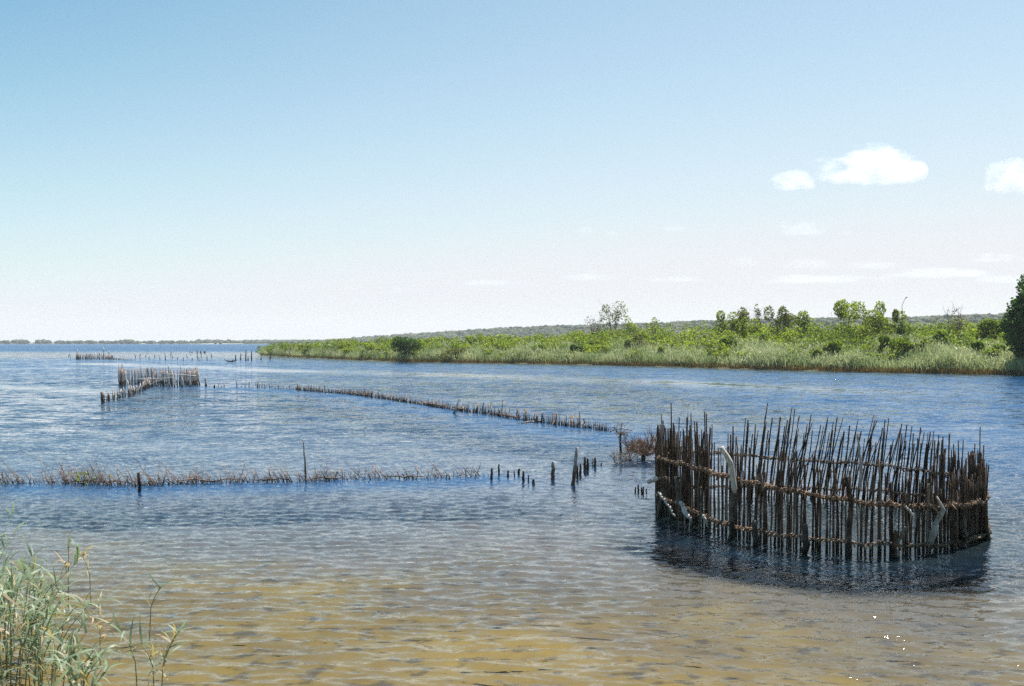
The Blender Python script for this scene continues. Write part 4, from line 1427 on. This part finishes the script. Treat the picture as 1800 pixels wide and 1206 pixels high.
# ------------------------------------------------------------------ reeds in the near water
def blade(seed, bend, length, width):
    rs_ = np.random.default_rng(seed)
    n_ = 6
    s_ = np.linspace(0, 1, n_)
    up = np.sin(np.clip(1.25 - bend * s_, -1.2, 1.5))
    out = np.cos(np.clip(1.25 - bend * s_, -1.2, 1.5))
    z_ = np.concatenate([[0], np.cumsum((up[1:] + up[:-1]) / 2)]) * length / (n_ - 1)
    x_ = np.concatenate([[0], np.cumsum((out[1:] + out[:-1]) / 2)]) * length / (n_ - 1)
    y_ = 0.03 * np.sin(s_ * 3) * rs_.normal()
    w2 = width * 0.5 * np.array([0.7, 1.0, 0.95, 0.75, 0.45, 0.04])
    V_, F_ = [], []
    for i_ in range(n_):
        V_ += [(x_[i_], y_[i_] - w2[i_], z_[i_] + w2[i_] * 0.25), (x_[i_], y_[i_] + w2[i_], z_[i_] + w2[i_] * 0.25)]
    for i_ in range(n_ - 1):
        F_.append((2 * i_, 2 * i_ + 2, 2 * i_ + 3, 2 * i_ + 1))
    return Acc().add(V_, F_).mesh('leaf')


BL = [blade(700 + i, bd, ln, wd) for i, (bd, ln, wd) in enumerate([(0.9, 0.30, 0.019), (1.3, 0.28, 0.021), (1.7, 0.32, 0.022), (0.6, 0.26, 0.018), (2.0, 0.30, 0.020), (2.5, 0.27, 0.019)])]
for m_ in BL:
    m_.materials.append(M['reed_near'])
BS = [m_.copy() for m_ in BL]
for m_ in BS:
    m_.materials.clear()
    m_.materials.append(M['reed_straw'])


def near_reed(label, x_, y_, h, nleaf, seed, group=None, straw=0.2, lean=(0, 0)):
    rs_ = np.random.default_rng(seed)
    zb = float(bed_z(np.array([x_]), np.array([y_]))[0])
    t = thing('reed', (x_, y_, 0.0), label, 'reed', group)
    top = np.array([lean[0] + rs_.normal(0, 0.06), lean[1] + rs_.normal(0, 0.06), h])
    Q = np.array([(0, 0, zb - 0.03), (top[0] * 0.15, top[1] * 0.15, h * 0.35), (top[0] * 0.5, top[1] * 0.5, h * 0.7), tuple(top)])
    link('stalk', Acc().tube(Q, [0.006, 0.0055, 0.0045, 0.002], 4).mesh('stalk'), M['reed_near'] if rs_.random() > straw else M['reed_straw'], t)
    for k_ in range(nleaf):
        f_ = rs_.uniform(0.25, 1.0) if k_ else 0.98
        p_ = np.array([np.interp(f_, [0, 0.35, 0.7, 1.0], Q[:, j_]) for j_ in range(3)])
        if p_[2] < 0.02:
            p_[2] = 0.02
        o_ = bpy.data.objects.new('leaf', (BS if rs_.random() < straw else BL)[rs_.integers(6)])
        col.objects.link(o_)
        o_.parent = t
        o_.location = p_
        o_.rotation_euler = (rs_.normal(0, 0.35), rs_.normal(0.15, 0.4), rs_.uniform(0, 6.28))
        s2 = rs_.uniform(0.7, 1.25)
        o_.scale = (s2, s2, s2)
    return t


GR = 'reeds crowding the near left corner'
r = np.random.default_rng(99)
for i in range(88):
    d = r.uniform(8.0, 10.9)
    px_ = -70 + 215 * r.random() ** 1.3 - (d - 8.6) * 24
    near_reed('pale green reed in the crowded stand in the near left corner', bearing(px_, d), d, r.uniform(0.5, 1.0) * np.interp(px_, [-60, 20, 130], [1.35, 1.0, 0.4]), int(r.integers(9, 14)),
              600 + i, GR, 0.14, (r.normal(0.1, 0.16), r.normal(0, 0.12)))
for i, (px_, pb, pt, nl_, st, lb) in enumerate([
        (120, 1035, 950, 8, 0.45, 'drooping reed tuft standing clear of the crowd over the dark water'),
        (160, 1030, 975, 5, 0.6, 'half dried reed beside the drooping tuft'),
        (262, 1088, 1032, 4, 0.1, 'single leaning reed shoot in open water'),
        (242, 1192, 1108, 4, 0.1, 'upright dark reed shoot left of the corner tuft'),
        (282, 1205, 1108, 9, 0.5, 'bushy reed tuft at the bottom edge, farthest right of the reeds'),
        (272, 1195, 1130, 5, 0.3, 'short reed leaning against the bushy tuft'),
        (176, 1128, 1100, 5, 0.9, 'broken straw coloured reed lying low on the water'),
        (135, 1175, 1140, 7, 0.3, 'low splayed reed tuft at the bottom edge')]):
    d = dep(pb)
    near_reed(lb, bearing(px_, d), d, height(pt, d), nl_ * 2, 680 + i, None, st, (0.12 if i == 2 else 0.0, 0))

# ------------------------------------------------------------------ clouds
def cloud(label, px_, py_, wpx, hpx, dist, seed, nl=8, group='small white clouds'):
    rs_ = np.random.default_rng(seed)
    x_, z_ = bearing(px_, dist), height(py_, dist)
    a_, h_ = wpx / FPX * dist / 2, hpx / FPX * dist / 2
    V0, F0 = ICO3
    rmax = np.zeros(len(V0))
    L = [(np.zeros(3), 0.55)]
    for k_ in range(nl):
        an = rs_.uniform(0, 6.28)
        L.append((np.array([math.cos(an) * rs_.uniform(0.2, 0.75), rs_.normal(0, 0.3), rs_.uniform(-0.25, 0.55) * (1 - 0.5 * abs(math.cos(an)))]), rs_.uniform(0.2, 0.42)))
    for c_, ra in L:
        bq = V0 @ c_
        disc = bq * bq - (c_ @ c_ - ra * ra)
        rmax = np.maximum(rmax, np.where(disc > 0, bq + np.sqrt(np.maximum(disc, 0)), 0))
    rmax = np.maximum(rmax, 0.45)
    V_ = V0 * rmax[:, None]
    o_ = link('cloud', mesh_np('cloud', V_, F0, True), M['cloud'], None, (x_, dist, z_))
    o_.scale = (a_ * 1.35, a_ * 0.9, h_ * 1.75)
    o_.color = (1.0 if py_ < 400 else (0.35 if py_ < 440 else 0.2), 0, 0, 1)
    tag(o_, label, 'cloud', group)


cloud('largest white cloud, high on the right', 1550, 303, 215, 76, 4200, 1, 10)
cloud('ragged white cloud just left of the largest cloud', 1396, 322, 100, 48, 4200, 2)
cloud('white cloud cut by the right edge of the view', 1800, 318, 150, 84, 4200, 3)
cloud('flat white cloud below the ragged cloud', 1412, 405, 92, 32, 4600, 4)
cloud('tiny puff right of the flat white cloud', 1490, 410, 24, 14, 4600, 5, 4)
cloud('white cloud low on the right, left end of the low bank of cloud', 1310, 462, 66, 26, 5200, 6)
cloud('long faint cloud in the low bank of cloud', 1425, 466, 110, 26, 5600, 7)
cloud('faint flat cloud at the right of the low bank of cloud', 1540, 468, 120, 18, 5600, 8)
cloud('small pale cloud high over the pair of sparse trees', 1075, 411, 36, 16, 5000, 9, 5)
cloud('thin pale cloud streak over the scrub', 1030, 488, 120, 16, 6000, 10)
cloud('small white puff, leftmost of the row low on the left', 390, 511, 30, 14, 6000, 11, 5)
cloud('small white puff, second in the row low on the left', 470, 524, 34, 13, 6000, 12, 5)
cloud('small white puff, third in the row low on the left', 540, 505, 34, 14, 6000, 13, 5)
cloud('faint puff, fourth in the row low on the left', 642, 517, 22, 12, 6000, 14, 5)
cloud('faint cloud above the end of the hills', 705, 510, 60, 14, 6000, 15, 5)
cloud('faint cloud low at the right edge of the view', 1745, 455, 110, 22, 5600, 16)


# ------------------------------------------------------------------ sea air
V0 = np.array([(sx, sy, sz) for sx in (-2600, 2600) for sy in (-120, 3400) for sz in (-7.5, 70)], float)
F0 = np.array([(0, 1, 3, 2), (4, 6, 7, 5), (0, 4, 5, 1), (2, 3, 7, 6), (0, 2, 6, 4), (1, 5, 7, 3)])
b = NB('sea_haze')
pv = b.n('ShaderNodeVolumePrincipled', {'Color': c4(0.95, 0.97, 1.0), 'Density': 0.00015, 'Anisotropy': 0.2})
b.t.links.new(pv.outputs[0], b.out.inputs['Volume'])
o = link('haze', mesh_np('haze', V0, F0), b.m)
tag(o, 'thin pale sea haze hanging over the lagoon', 'haze', kind='stuff')

for i_, (px_, py_, wp_, hp_, lb_) in enumerate([(1660, 482, 230, 22, 'wide faint cloud streak at the right of the low bank of cloud'), (1440, 492, 260, 18, 'long flat streak under the low bank of cloud'),
                                               (1190, 492, 130, 14, 'thin streak between the low bank and the streak over the scrub'), (860, 498, 150, 14, 'faint streak over the middle of the hills'),
                                               (1185, 402, 50, 12, 'tiny faint puff right of the cloud over the sparse trees'), (1030, 405, 40, 16, 'faint scrap left of the small pale cloud'),
                                               (1770, 492, 150, 18, 'faint streak above the big dark tree')]):
    cloud(lb_, px_, py_, wp_, hp_, 5800, 60 + i_, 8)
